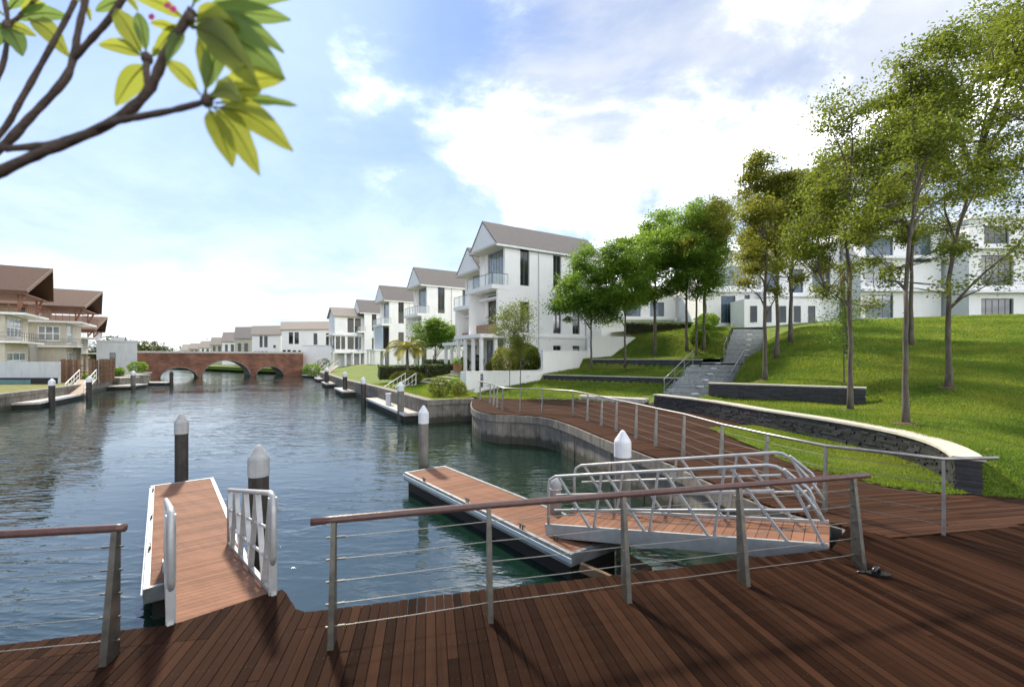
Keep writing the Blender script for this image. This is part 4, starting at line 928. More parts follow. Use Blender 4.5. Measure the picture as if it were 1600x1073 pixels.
# ---- cream houses with big brown roofs on the left bank
EL = ((-.55,.835),(-.835,-.55))              # along the canal (away), and back from it
def lodge(o, label, W, zf1, zf2, zE, zR, over, so, fo, D=13, wing=False):
    """roof ridge runs back from the canal; its gable hangs out over the balconies. local x away along the canal, y back"""
    t = root('lodge', o, label, 'house', 'cream houses with brown roofs'); M = Matrix(((EL[0][0],EL[1][0],0,o[0]),(EL[0][1],EL[1][1],0,o[1]),(0,0,1,o[2]),(0,0,0,1)))
    mb = MB(M); cells(mb,'v',0,.3,0,D,0,zf2,so); cells(mb,'u',0,.3,.3,W-.3,0,zf2,fo); mb.box(W-.3,W,0,D,0,zf2); mb.box(.3,W-.3,D-.3,D,0,zf2); mb.build('wall','plaster_cream',t)
    for q in so: window(t,M,'v',.1,*q[:4],mull=2,trans=1,fm='white_frame',fw=.13,glass='glass_pale')
    for q in fo: window(t,M,'u',.1,*q[:4],mull=q[4] if len(q) > 4 else 2,trans=1,fm='white_frame',fw=.13,glass='glass_pale')
    MB(M).box(-.5,W+.8,-1.3,D,zf1-.18,zf1).build('floor_slab','plaster',t)
    MB(M).box(-.6,W+.9,-1.7,D,zf2-.02,zf2+.22).build('terrace_slab','plaster',t)
    # set-back top storey under the roof
    mb = MB(M); cells(mb,'v',.8,1.0,3.2,D-.5,zf2+.2,zE+.4,((4.2,5.1,zf2+.5,zf2+2.4),)); mb.box(1.0,W-.8,3.2,3.4,zf2+.2,zE+.4); mb.box(W-1,W-.8,3.4,D-.5,zf2+.2,zE+.4); mb.build('upper_wall','plaster_cream',t)
    window(t,M,'v',.9,4.2,5.1,zf2+.5,zf2+2.4,mull=0,trans=1,fm='white_frame',glass='glass_blue'); window(t,M,'u',3.12,1.6,3.6,zf2+.3,zf2+2.3,mull=2,fm='window_frame',glass='glass_pale')
    # roof
    hw = W/2+1.3; xm = W/2
    for s_ in (-1,1):
        mb = MB(M); x0 = xm+s_*hw; y_e, y_r = -over+1.0, -over
        lo, hi = zE, zR
        mb.add([(x0,y_e,lo),(xm,y_r,hi),(xm,D+1,hi),(x0,D+1,lo),(x0,y_e,lo+.2),(xm,y_r,hi+.2),(xm,D+1,hi+.2),(x0,D+1,lo+.2)],[(3,2,1,0),(4,5,6,7),(0,1,5,4),(1,2,6,5),(2,3,7,6),(3,0,4,7)])
        mb.build('roof_slope','roof_brown',t)
        MB(M).bar((x0,y_e-.03,lo+.08),(xm,y_r-.03,hi+.08),.08,.34).build('barge_board','timber_wood',t)
    mb = MB(M); mb.add([(xm-hw+.3,.5,zE+.1),(xm+hw-.3,.5,zE+.1),(xm,.5,zR-.05),(xm-hw+.3,.7,zE+.1),(xm+hw-.3,.7,zE+.1),(xm,.7,zR-.05)],[(0,1,2),(5,4,3),(0,3,4,1),(1,4,5,2),(2,5,3,0)]); mb.build('gable_lining','timber_red',t)
    MB(M).box(xm-hw+.2,xm+hw-.2,-over+1.3,D,zE-.12,zE+.0).build('eaves_lining','timber_red',t)
    for x in (.6,W-.6):
        MB(M).bar((x,-.9,zf2+.4),(x,-over+1.6,zE-.05),.16,.22).build('brace','timber_red',t); MB(M).bar((x,-.9,zf2+.2),(x,-.9,zE-.1),.16,.16,up=(1,0,0)).build('post','timber_red',t)
    # balcony rails
    mb = MB(M)
    for z in (.35,.65,1.0):
        mb.bar((-.8,-1.9,zf2+.2+z),(W+.8,-1.9,zf2+.2+z),.05,.05); mb.bar((-.8,-1.9,zf2+.2+z),(-.8,3,zf2+.2+z),.05,.05)
    for k in range(14): x = -.8+(W+1.6)*k/13; mb.bar((x,-1.9,zf2+.2),(x,-1.9,zf2+1.2),.05,.05,up=(1,0,0))
    for k in range(8): y = -1.9+4.9*k/7; mb.bar((-.8,y,zf2+.2),(-.8,y,zf2+1.2),.05,.05,up=(1,0,0))
    mb.build('terrace_rail','timber_red',t)
    mb = MB(M)
    for z in (.5,.95): mb.bar((-.7,-1.5,zf1+z),(W+.6,-1.5,zf1+z),.05,.05); mb.bar((-.7,-1.5,zf1+z),(-.7,3,zf1+z),.05,.05)
    for k in range(12): x = -.7+(W+1.3)*k/11; mb.bar((x,-1.5,zf1),(x,-1.5,zf1+.95),.04,.04,up=(1,0,0))
    mb.build('balcony_rail','window_frame',t)
    if wing:
        MB(M).box(W+.002,W+9,1.2,7,0,zf1-.19).build('wing','plaster_cream',t); MB(M).box(W+3.0,W+4.2,1.05,1.198,0,2.5).build('door','teal_door',t)
        MB(M).box(W+4.6,W+9.1,.9,1.195,0,zf1-.2).build('stone_panel','pebble_wall',t)
    else: MB(M).box(W*.45,W*.75,-.3,-.003,0,zf1-.19).build('stone_panel','pebble_wall',t)
    return t
lodge((-56.5,50.7,1.5), 'cream house with a large overhanging brown roof at the edge of the picture', 7.6, 4.1, 7.1, 9.5, 12.9, 3.0, ((1.2,3.6,4.9,6.8),), ((.7,5.6,4.6,6.9,3),(.7,7.0,.9,2.9,2)), wing=True)
lodge((-63.6,64.9,1.5), 'second cream house with an overhanging brown roof and glass balcony', 9.0, 3.9, 7.2, 9.3, 12.3, 3.2, ((.6,2.9,4.6,6.7),(4.5,6.5,4.6,6.7)), ((.5,3.4,4.3,6.9,3),(.5,3.6,.1,3.0,2),(6.8,7.9,.1,2.9,0)))
lodge((-77.3,81.5,1.4), 'small brown roofed cream house mostly hidden behind its neighbour', 6, 3.2, 5.8, 7.2, 9.8, 3.2, (), ((.7,3.0,3.8,5.6),))
t, M = block_house((-59.8,72.6,1.2), 'low flat roofed grey building beside the left end of the bridge', 6, 4.8, 5.0, 5.0, name='annex', group=None, wall='plaster_grey', e=((-.64,.77),(-.77,-.64)), ops=((2.6,3.3,.6,3.3),), cat='building')
MB(M).box(1.2,3.0,1.6,3.2,5.25,5.75).build('roof_tank','plaster_grey',t)
t = root('garden_wall', (-52,45.5,1.2), 'pale grey garden wall in front of the cream houses at the edge of the picture', 'wall'); MB().box(-75,-45.5,45.6,45.9,1.0,3.35).build('wall_face','plaster_grey',t); MB().box(-75,-45.5,44.9,45.59,.9,1.75).build('pool_edge','dark_frame',t)
MB().prism([(-75,43.4),(-49.5,43.4),(-47.5,44.9),(-75,44.9)], 1.0, 1.6).build('pool_coping','pool_tile',t)
# timber paling fence
fe = root('paling_fence', (-44.5,48,1.2), 'fence of brown upright timber posts along the left bank', 'fence'); rr = random.Random(5)
for (x0,y0),(x1,y1),n in (((-47.4,47.9),(-45.3,48.2),10),((-44.5,48.0),(-48.0,54.9),30)):
    for k in range(n):
        q = k/(n-1); x, y = x0+(x1-x0)*q, y0+(y1-y0)*q; h = 2.35+rr.uniform(-.08,.08); w_ = rr.uniform(.1,.24)
        if rr.random() < .08: continue
        MB().bar((x,y,1.0),(x,y,1.2+h),w_,w_*.8,up=(.55,-.835,0)).build('paling','timber_post',fe)
    for z in (1.85,2.9): MB().bar((x0,y0+.1,z),(x1,y1+.1,z),.06,.1).build('fence_rail','timber_post',fe)
for i, (x, y, s_) in enumerate(((-48.6,56.6,.75),(-49.8,59.6,.9),(-53.0,63.8,1.0))):
    t = root('quay_block', (x,y,0), ('square stone block on the quay right of the timber fence','low stone block on the quay by the third left dock','stone block on the quay nearest the left arch')[i], 'quay', 'stone quay blocks')
    MB().box(x-1.1*s_,x+1.1*s_,y-1.2,y+1.6,-.5,1.2*s_+.3).build('block','concrete',t); MB().box(x-1.2*s_,x+1.2*s_,y-1.3,y+1.7,1.2*s_+.3,1.2*s_+.45).build('slab','concrete_light',t)

# ---- white walls around the nearest house
t = root('garden_wall', (-3.1,30.8,1.4), 'white rendered garden wall with a dark slot window behind the boardwalk railing', 'wall')
WD = Vector((.848,.53,0)); wa = Vector((-3.1,30.8,0)); MW = Matrix(((WD.x,-WD.y,0,wa.x),(WD.y,WD.x,0,wa.y),(0,0,1,0),(0,0,0,1)))
mb = MB(MW); cells(mb,'u',0,.28,0,6.4,.9,2.78,((1.08,1.32,2.2,2.65),(1.08,1.32,1.72,2.15))); mb.build('wall_face','plaster',t)
MB(MW).box(1.0,1.4,.1,.2,1.7,2.68).build('slot_window','glass_blue',t); MB(MW).box(-.03,6.43,-.03,.31,2.782,2.83).build('wall_cap','plaster',t); MB(MW).box(-.001,.27,.283,.9,.9,2.77).build('return_wall','plaster',t)
t = root('garden_wall', (2.4,34.3,2), 'tall white retaining wall stepping up beside the terraces', 'wall')
MB(MW).box(6.42,11.1,.02,.3,1.5,4.28).build('lower_section','plaster',t); MB(MW).box(11.1,16.3,.0,.32,2.2,5.55).build('upper_section','plaster',t); MB(MW).box(6.4,11.098,-.02,.34,4.282,4.33).build('wall_cap','plaster',t)

# ---- villas on top of the hill
def villa(o, label, W, D, H, ops, glass='glass_blue', ang=0.0, bands=(), bal=(), low=None):
    t = root('hill_villa', o, label, 'villa', 'white villas on the hilltop'); c, s_ = math.cos(ang), math.sin(ang)
    M = Matrix(((c,-s_,0,o[0]),(s_,c,0,o[1]),(0,0,1,o[2]),(0,0,0,1)))
    mb = MB(M); cells(mb,'u',0,.3,0,W,-1.5,H,[q[:4] for q in ops]); mb.box(0,.3,.3,D,-1.5,H); mb.box(W-.3,W,.3,D,-1.5,H); mb.box(.3,W-.3,D-.3,D,-1.5,H); mb.box(.3,W-.3,.3,D-.3,H-.3,H-.05); mb.build('wall','plaster',t)
    for q in ops: window(t,M,'u',.2,*q[:4],mull=q[4] if len(q) > 4 else 1,glass=glass if len(q) < 6 else q[5])
    MB(M).box(-.3,W+.3,-.5,D+.2,H,H+.3).build('roof_slab','plaster',t)
    for z in bands: MB(M).box(-.15,W+.15,-.7,-.003,z,z+.28).build('floor_band','plaster',t)
    for x0,x1,z in bal: MB(M).box(x0,x1,-1.3,-.003,z-.2,z).build('balcony_slab','plaster',t); balustrade(t,M,[(x0+.05,-1.2,z),(x1-.05,-1.2,z)])
    if low: MB(M).box(low[0],low[1],-low[2],-.004,-1.5,low[3]).build('lower_block','plaster',t); [window(t,M,'u',-low[2]-.02,x,x+.7,.7,low[3]-.7,mull=0,glass='glass') for x in np.arange(low[0]+.6,low[1]-1,1.5)]
    return t
tv = villa((21.2,50.5,6.6), 'white villa with an arched upper window at the top of the stairs', 6.6, 9, 8.6, ((1.6,4.8,5.1,6.1,4,'glass_pale'),(2.0,3.6,1.0,4.0,1),(4.6,5.2,1.1,4.1,0)), bands=(4.35,))
MV = Matrix(((1,0,0,21.2),(0,1,0,50.5),(0,0,1,6.6),(0,0,0,1)))
mb = MB(MV); n = 16; arc = [(3.2-1.6*math.cos(math.pi*k/n), 6.1+1.25*math.sin(math.pi*k/n)) for k in range(n+1)]
mb.add([(x,-.04,z) for x, z in arc]+[(x,.02,z) for x, z in arc], [tuple(range(n+1))]+[(k,k+n+1,k+n+2,k+1) for k in range(n)]); mb.build('arch_window','glass_pale',tv)
mb = MB(MV); mb.tube([(x,-.05,z) for x, z in [(1.6,5.1)]+arc+[(4.8,5.1)]], .07, 6); mb.build('arch_frame','white_frame',tv)
villa((27.4,50,6.7), 'white villa half hidden by trees right of the arched villa', 8.6, 9, 9.2, ((.6,2.0,4.2,6.8),(3,4.6,4.2,6.8),(5.6,7.6,4.2,6.8,2),(.8,1.7,1,3.2,0),(2.3,3.0,1,3.2,0)), bands=(3.7,7.2), low=(-3.4,4.4,3.0,3.1))
villa((36.4,47.5,6.9), 'tall white villa with stacked dark blue windows behind the tree trunks', 8.4, 10, 10.2, ((.5,3.4,7.4,9.6,2),(.5,3.4,4.3,6.8,2),(.5,3.4,1.0,3.4,2),(5.2,7.4,6.8,9.6,2)), bands=(3.7,7.1))
villa((45.2,45,7.0), 'wide white villa with tall white framed windows right of the middle trunks', 9.5, 10, 10.4, ((1.2,4.4,3.9,6.9,4),(1.2,4.4,.6,2.6,4),(6.4,7.6,4.2,7.2),(6.4,7.6,.7,2.8),(1.5,4,8.0,9.8,3)), bands=(3.1,7.4), glass='glass')
villa((55.2,43.5,7.0), 'white villa with deep set windows and balcony at the edge of the picture', 11, 10, 10.6, ((.7,1.9,3.6,7.0,0),(2.9,4.2,3.8,7.2,0),(.7,1.9,.4,2.5,0),(2.9,4.2,.4,2.5,0),(6,9,4,7,2),(1,4,8.3,10,2)), bands=(3.0,7.6), bal=((5.2,10.4,3.3),), glass='glass')
villa((11.2,58,6.6), 'low white villa glimpsed behind the hedge and the trunk group', 9.5, 8, 5.2, ((.8,2.4,2.4,4.2),(3.4,5.2,2.4,4.2,2),(6.4,8.2,2.4,4.2,2)), bands=(1.9,))

# ================================================================== TREES AND PLANTS
def leaves(name, cen, size, m, parent, seed, asp=.5, flat=.35):
    """one rhombus-shaped, slightly folded leaf per centre"""
    g_ = np.random.default_rng(seed); n = len(cen)
    a = g_.uniform(0,2*np.pi,n); tilt = g_.normal(-.25,.5,n)
    d = np.stack([np.cos(a)*np.cos(tilt), np.sin(a)*np.cos(tilt), np.sin(tilt)],-1)
    up = g_.normal(0,flat*1.6,(n,3)); up[:,2] += 1
    s_ = np.cross(d,up); s_ /= np.linalg.norm(s_,axis=1,keepdims=True)+1e-9
    L_ = (size*g_.uniform(.65,1.3,n))[:,None]; W_ = L_*asp*.5
    c = np.asarray(cen); fold = np.cross(s_,d)*W_*.35
    v = np.stack([c-d*L_*.5, c-d*L_*.05+s_*W_+fold, c+d*L_*.5, c-d*L_*.05-s_*W_+fold],1).reshape(-1,3)
    return np_mesh(name, v, np.arange(4*n).reshape(-1,4), m, parent)
def wobble(a, b, n, amp, rr):
    a, b = Vector(a), Vector(b); out = []
    for i in range(n+1):
        q = i/n; p = a.lerp(b,q); k = amp*math.sin(math.pi*q)
        out.append(p+Vector((rr.uniform(-k,k),rr.uniform(-k,k),rr.uniform(-k,k)*.4)))
    return out
def tree(label, base, fork, rad, lobes, nclump, nleaf, lsize, lm='leaf_tree', seed=1, lean=(0,0), stems=1, bark='bark', group=None, spread=.36, cat='tree', name='tree', low=0, limbs=9, soil=False, thin=.0):
    """base point; fork height above it; lobes: (dx,dy,dz,rx,ry,rz) ellipsoids of the crown relative to the base"""
    rad *= .64; base = Vector(base); rr = random.Random(seed); g_ = np.random.default_rng(seed)
    t = root(name, base, label, cat, group)
    tips = []
    vol = np.array([l[3]*l[4]*l[5] for l in lobes])**.67; vol /= vol.sum()
    for k in range(nclump):
        l = lobes[g_.choice(len(lobes),p=vol)]; q = g_.normal(size=3); q /= np.linalg.norm(q); rad_ = g_.uniform(.25,1)**.5
        tips.append(base+Vector((l[0]+q[0]*l[3]*rad_, l[1]+q[1]*l[4]*rad_, l[2]+q[2]*l[5]*rad_)))
    mb = MB(); top = base+Vector((lean[0],lean[1],fork))
    for s_ in range(stems):
        o_ = Vector((rr.uniform(-.2,.2),rr.uniform(-.2,.2),0)) if s_ else Vector((0,0,0))
        pts = wobble(base+o_-Vector((0,0,.15)), top+o_*2.0, 6, rad*.3, rr)
        mb.tube(pts, [rad*(1.4 if i == 0 else 1.1 if i == 1 else 1-.35*i/6)*(1 if s_ == 0 else .7) for i in range(7)], 9)
    ctr = sum(tips, Vector())/len(tips); lead = [top+(ctr-top)*q+Vector((rr.uniform(-.12,.12),rr.uniform(-.12,.12),0))*(1 if q else 0) for q in (0,.35,.7,1.0)]   # leader running on into the crown
    mb.tube(lead, [rad*.68,rad*.55,rad*.4,rad*.22], 8, False)
    mb.build('trunk',bark,t,True)
    axis = [base.lerp(top,.72),base.lerp(top,.86)]+[lead[0].lerp(lead[1],k/3) for k in range(3)]+[lead[1].lerp(lead[2],k/3) for k in range(3)]+[lead[2]]
    # main limbs to picked tips, twigs from limbs to the other tips
    mb = MB(); nodes = []
    picks = rr.sample(tips, min(limbs,len(tips)))
    for p in picks:
        hd = math.hypot(p.x-top.x,p.y-top.y); a = min(axis, key=lambda v: abs(v.z-(p.z-hd*.75-.5))+rr.uniform(0,.5)); mid = a.lerp(p,.45)+Vector((rr.uniform(-.3,.3),rr.uniform(-.3,.3),(p-a).length*.1))
        pts = catmull([a,a.lerp(mid,.5)+Vector((0,0,.1)),mid,mid.lerp(p,.55)+Vector((rr.uniform(-.15,.15),rr.uniform(-.15,.15),.1)),p],3)
        k = rr.uniform(.4,.6)
        mb.tube(pts, [max(.008,rad*k*(1-.9*i/(len(pts)-1))) for i in range(len(pts))], 6, False); nodes += pts[4:]
    for p in tips:
        if nodes:
            q = min(nodes, key=lambda v: (v-p).length+.3*max(0,v.z-p.z)); mb.tube(wobble(q,p,2,.1,rr), [rad*.1+.006,rad*.07+.005,.005], 4, False)
    mb.build('limbs',bark,t,True)
    lsize *= .7; nleaf = int(nleaf*1.45); per = max(1,nleaf//len(tips)); C = np.repeat(np.array([tuple(p) for p in tips]),per,0)
    sp = g_.uniform(.6,1.35,len(tips)).repeat(per)[:,None]*spread
    C = C+g_.normal(0,1,C.shape)*sp*np.array((1,1,.6))
    leaves('crown', C, lsize, lm, t, seed+50)
    if soil:
        r_ = rr.uniform(.32,.42); MB().lathe(base, [(r_,-.12),(r_*.95,.015),(r_*.5,.05),(.05,.06)], 18).build('soil_ring','soil',t,True)
    return t
def airy(seed, z0, z1, R, n, dx=0.0, dy=0.0, k=.42):
    """small separate leaf masses spread up the tree, widest above the middle, with gaps between them"""
    rr = random.Random(seed*7+1); out = []
    for i in range(n):
        q = (i+.5)/n; z = z0+(z1-z0)*q; env = R*(.35+.65*math.sin(math.pi*min(1,.12+q*.86))) if q > .22 else R*.75
        a = i*2.4+rr.uniform(-.5,.5); d = env*rr.uniform(.35,.95); s_ = R*k*(rr.uniform(.75,1.15) if q > .25 else rr.uniform(.35,.55))
        out.append((dx*q+d*math.cos(a), dy+d*math.sin(a)*.85, z, s_, s_, s_*.72))
    return tuple(out)
def on_hill(x, y): return (x, y, float(z_hill(x,y)))
def on_left(x, y): return (x, y, float(z_left(np.array(x),np.array(y))))
GT = 'tall trees on the lawn slope'
tree('tall slender pale trunked tree in front of the end of the straight slate wall', on_hill(11.3,15.2), 4.6, .125, airy(11,3.3,10.6,1.75,15), 150, 13562, 0.150, seed=11, spread=0.24, group=GT, soil=True, low=1)
tree('tall forked tree nearest the curved slate wall', on_hill(10.6,12.25), 3.6, .12, airy(12,3.4,10.2,1.6,14,.8), 143, 12250, 0.140, seed=12, spread=0.22, group=GT, soil=True)
tree('spreading tree with a dark forked trunk high on the slope near the picture edge', on_hill(15.35,16.0), 3.8, .15, airy(13,3.4,13.0,2.9,20,1.6), 215, 20781, 0.165, seed=13, spread=0.28, group=GT, soil=True, limbs=13)
tree('tree with a straight grey trunk just behind the straight slate wall', on_hill(12.5,22.5), 4.2, .17, airy(14,4.2,10.8,1.8,13), 143, 14218, 0.200, 'leaf_dry', seed=14, spread=0.28, group=GT, soil=True)
tree('middle one of the three straight trunks beside the stairs', on_hill(15.25,26.2), 4.2, .19, airy(15,4.4,10.2,2.0,12), 135, 13562, 0.220, 'leaf_dry', seed=15, spread=0.30, group=GT)
tree('farthest of the three straight trunks beside the stairs', on_hill(18.5,30.2), 4.4, .22, airy(16,4.6,10.6,2.3,12,.8), 135, 14218, 0.240, 'leaf_dry', seed=16, spread=0.32, group=GT)
tree('many stemmed tree on the slope behind the slender pale trunk', on_hill(18.2,24.6), 4.2, .17, airy(17,4.6,11.4,2.7,14), 157, 16406, 0.200, seed=17, spread=0.30, group=GT, stems=3)
tree('broad tree on the slope behind the forked tree', on_hill(21.5,24.5), 4.4, .18, airy(18,5.0,13.0,2.9,15,1.0), 164, 16406, 0.200, seed=18, spread=0.30, group=GT)
tree('large tree at the picture edge whose crown fills the upper corner', on_hill(16.4,12.4), 4.6, .17, airy(19,5.6,11.6,2.6,15,-1.8), 172, 17500, 0.160, seed=19, spread=0.27, group=GT, limbs=12)
tree('sapling with sparse low leaves between the two front trunks', on_hill(14.3,19.6), 1.8, .05, ((0,0,2.6,.9,.9,1.2),(.3,0,1.2,.8,.8,.6)), 45, 1900, .14, 'leaf_bright', seed=20, group=GT, limbs=5)
GM = 'leafy trees on the terraces'
tree('pale trunked leafy tree nearest the white house on the terrace', on_left(6.05,34.8), 4.2, .13, ((-.3,0,6.2,2.5,2.2,1.9),(-1.5,0,5.0,1.5,1.5,1.2),(.5,0,8.2,1.9,1.7,1.5),(.6,0,4.6,1.6,1.4,1.0)), 150, 19000, .27, 'leaf_deep', seed=21, group=GM)
tree('leafy tree with a thin forked trunk in front of the upper slate wall', on_left(8.45,34.0), 4.0, .13, ((0,0,6.2,2.2,2.1,1.8),(.3,0,8.2,2.0,1.9,1.5),(-.4,-.3,4.6,1.5,1.2,.7)), 120, 15000, .27, 'leaf_bright', seed=22, group=GM)
tree('leafy tree with a brown trunk left of the trunk group by the stairs', on_left(11.3,36.0), 4.0, .19, ((0,0,6.0,2.5,2.3,1.7),(.4,0,8.4,2.2,2.1,1.7),(-1.2,-.3,4.4,1.2,1.0,.6)), 130, 16000, .27, 'leaf_bright', seed=23, group=GM)
tree('leafy tree with a mossy trunk in the middle of the group by the stairs', on_left(13.5,35.2), 4.6, .17, airy(24,5.0,11.0,2.4,14,.6), 130, 11000, 0.250, 'leaf_bright', seed=24, spread=0.36, group=GM)
tree('leafy tree with a dark straight trunk in the group by the stairs', on_left(13.75,33.9), 4.2, .15, ((0,0,5.6,1.7,1.7,1.2),(.6,0,7.4,1.9,1.8,1.6)), 110, 12000, .25, 'leaf_bright', seed=25, group=GM)
tree('leafy tree with a yellowing crown closest to the stairs', on_left(14.5,34.4), 4.0, .17, airy(26,5.6,11.2,2.2,13,1.2), 115, 8500, 0.240, 'leaf_dry', seed=26, spread=0.32, group=GM)
tree('tree of the same group standing farther back near the hedge', on_left(12.6,40.0), 4.2, .17, airy(27,5.0,10.6,2.4,12,.6), 100, 8500, 0.300, 'leaf_bright', seed=27, spread=0.40, group=GM)
tree('second back tree of the group close to the arched villa', on_left(17.2,40.5), 3.8, .17, airy(28,6.0,10.4,2.0,11,.5), 90, 6500, 0.300, 'leaf_dry', seed=28, spread=0.36, group=GM)
tree('airy young tree with a thin trunk before the white garden wall', (.55,29.6,1.5), 2.6, .06, ((-.5,.2,4.3,1.35,1.3,1.3),(-.1,.2,5.4,.9,.9,.7),(-.2,0,3.0,.9,.9,.7)), 90, 5200, .17, 'leaf_tree', seed=29, spread=.3)
tree('bare looking sapling with a crooked thin trunk against the white garden wall', (-.15,29.5,1.4), 2.2, .045, ((.3,.1,2.9,.7,.7,.9),), 40, 1100, .13, 'leaf_dry', seed=30, spread=.3)
tree('dark green bushy tree in front of the second block of white houses', (-8.4,49.5,2.0), 2.0, .16, ((-.8,0,4.2,1.7,1.7,1.3),(1.4,0,4.0,1.6,1.6,1.3),(.3,0,5.1,1.3,1.3,.9)), 90, 9000, .33, 'leaf_deep', seed=31, stems=2)

def bush(label, x, y, z, rx, ry, rz, n, ls, lm, seed, name='shrub', cat='shrub', group=None, weep=False, boxy=False):
    g_ = np.random.default_rng(seed); t = root(name, (x,y,z), label, cat, group); rr = random.Random(seed)
    mb = MB()
    for k in range(5):
        a = rr.uniform(0,6.28); mb.tube([(x,y,z-.05),(x+rx*.3*math.cos(a),y+ry*.3*math.sin(a),z+rz*.7),(x+rx*.6*math.cos(a),y+ry*.6*math.sin(a),z+rz*1.3)],[.03,.02,.008],5,False)
    mb.build('stems','bark_dark',t)
    if boxy:
        q = g_.uniform(-1,1,(n,3)); ax = g_.integers(0,3,n); sg = g_.choice([-1,1],n); q[np.arange(n),ax] = sg*g_.uniform(.86,1.04,n)
    else:
        q = g_.normal(size=(n,3)); q /= np.linalg.norm(q,axis=1,keepdims=True); lump = 1+.18*np.sin(q[:,0]*5+seed)*np.sin(q[:,2]*6)*np.sin(q[:,1]*4+1); q *= (g_.uniform(.45,1,n)**.4*lump)[:,None]
    c = np.array((x,y,z+rz*.95))+q*np.array((rx,ry,rz))
    leaves('foliage', c, ls, lm, t, seed)
    return t
def hedge(label, a, b, wd, z, h, seed, n=6000, lm='leaf_hedge'):
    a, b = Vector((*a,0)), Vector((*b,0)); g_ = np.random.default_rng(seed); t = root('hedge', (a.x,a.y,z), label, 'hedge', 'clipped hedges'); d_ = (b-a); Lg = d_.length; d_.normalize(); nn = Vector((-d_.y,d_.x,0))
    MB().bar(a+Vector((0,0,z+h*.44)), b+Vector((0,0,z+h*.44)), wd*.86, h*.9).build('core','bark_dark',t)
    q = g_.uniform(0,1,(n,3)); ax = g_.choice([1,2],n,p=[.62,.38]); s_ = g_.choice([0,1],n); k = ax == 1; q[k,1] = s_[k]; q[~k,2] = 1
    e = g_.random(n) < .08; q[e,0] = g_.choice([0,1],e.sum())
    P_ = np.array(a)+q[:,:1]*Lg*np.array(d_)+((q[:,1:2]-.5)*wd)*np.array(nn)+np.array((0,0,1))*(z+q[:,2:3]*h)+g_.normal(0,.045,(n,3))
    leaves('foliage', P_, .14, lm, t, seed); return t
GB = 'garden shrubs on the right bank'
bush('round clipped green shrub beside the white garden wall', -3.75,30.3,1.45,.55,.55,.5,2600,.09,'leaf_bright',41,group=GB)
bush('loose grey green shrub at the corner of the bright lawn', -4.55,28.6,1.35,.75,.65,.62,2600,.1,'leaf_tree',42,group=GB)
bush('low yellowish shrub against the foot of the white garden wall', -3.35,28.9,1.35,.5,.45,.5,1500,.09,'leaf_dry',43,group=GB)
bush('tall weeping green shrub leaning over the white garden wall', .95,35.6,2.3,1.3,1.0,1.35,9000,.17,'leaf_tree',44,group=GB)
bush('brownish bushy shrub behind the airy young tree', -.55,34.2,2.3,1.0,.9,1.15,5000,.14,'leaf_dry',45,group=GB)
bush('dark potted shrub on the porch of the nearest house', -3.2,42.4,2.5,.6,.6,.8,1800,.14,'leaf_hedge',46,group=GB)
bush('leafy shrub at the end of the porch of the nearest house', -4.6,43.8,2.5,.55,.55,.7,1500,.14,'leaf_deep',47,group=GB)
bush('spiky bush on the porch edge beside the tall columns', -1.9,40.6,2.5,.5,.5,.45,1200,.12,'leaf_dry',48,group=GB)
hedge('long clipped hedge across the lawn behind the palm', (-12.6,43.2),(-8.6,44.8),1.3,1.7,1.25,51)
hedge('clipped hedge on the right behind the bright lawn', (-8.2,43.6),(-5.0,45.3),1.2,1.85,1.2,52)
hedge('clipped hedge at the back beneath the dark bushy tree', (-9.4,49.4),(-5.2,51.4),1.2,2.2,1.25,53)
bush('sprawling reddish shrub at the foot of the palm', -9.1,39.6,1.5,1.5,.9,.6,3000,.15,'leaf_dry',54,group=GB)
hedge('clipped hedge at the top of the terraces before the villas', (10.5,42.0),(17.2,41.0),1.2,6.0,.9,55,n=5000)
for i, (x, y, rx, ry, rz) in enumerate(((15.2,35.6,.8,1.0,.55),(16.2,37.4,.8,1.0,.6),(17.3,39.2,.9,1.0,.65),(18.3,41.0,.9,1.0,.7))):
    bush(('lowest','second lowest','third','topmost')[i]+' of the shrubs lining the upper stair flight', x-.6,y,float(z_left(np.array(x-.6),np.array(y))),rx,ry,rz,2200,.16,'leaf_bright',60+i,group='shrubs beside the stairs')
for i, (x, y, z, r_, lb) in enumerate(((-52.6,63.9,1.6,1.2,'yellow green bush on the quay before the left arch'),(-50.6,58.2,1.3,.9,'low bush between the stone blocks on the left quay'),(-27.5,62.5,1.3,1.2,'low bush above the third dock on the right bank'),(-36.5,88,1.4,1.6,'dark bush by the boxy white house'),(-45.0,48.4,1.2,.6,'small bright bush in the gap of the timber fence'))):
    bush(lb, x,y,z,r_,r_,r_*.7,1500,.22,'leaf_bright' if i != 3 else 'leaf_hedge',70+i,group='bushes along the banks')

# patio of dark paving in front of the nearest house
t = root('patio_steps', (-6.5,38,1.8), 'wide dark paved steps rising from the lawn to the porch', 'steps')
for k in range(4):
    o_ = Vector((-4.7-.0*k,34.2,0))+EV*(k*1.0); a = o_; b = o_+EU*7.0; c = b+EV*(6-k); d_ = a+EV*(6-k)
    MB().prism([(q.x,q.y) for q in (a,b,c,d_)], 1.0, 1.72+.17*k).build('slab','paving',t)
    MB().prism([(q.x,q.y) for q in (a-EV*.04,b-EV*.04,b+EV*.12,a+EV*.12)], 1.66+.17*k, 1.735+.17*k).build('step_edge','capstone',t)

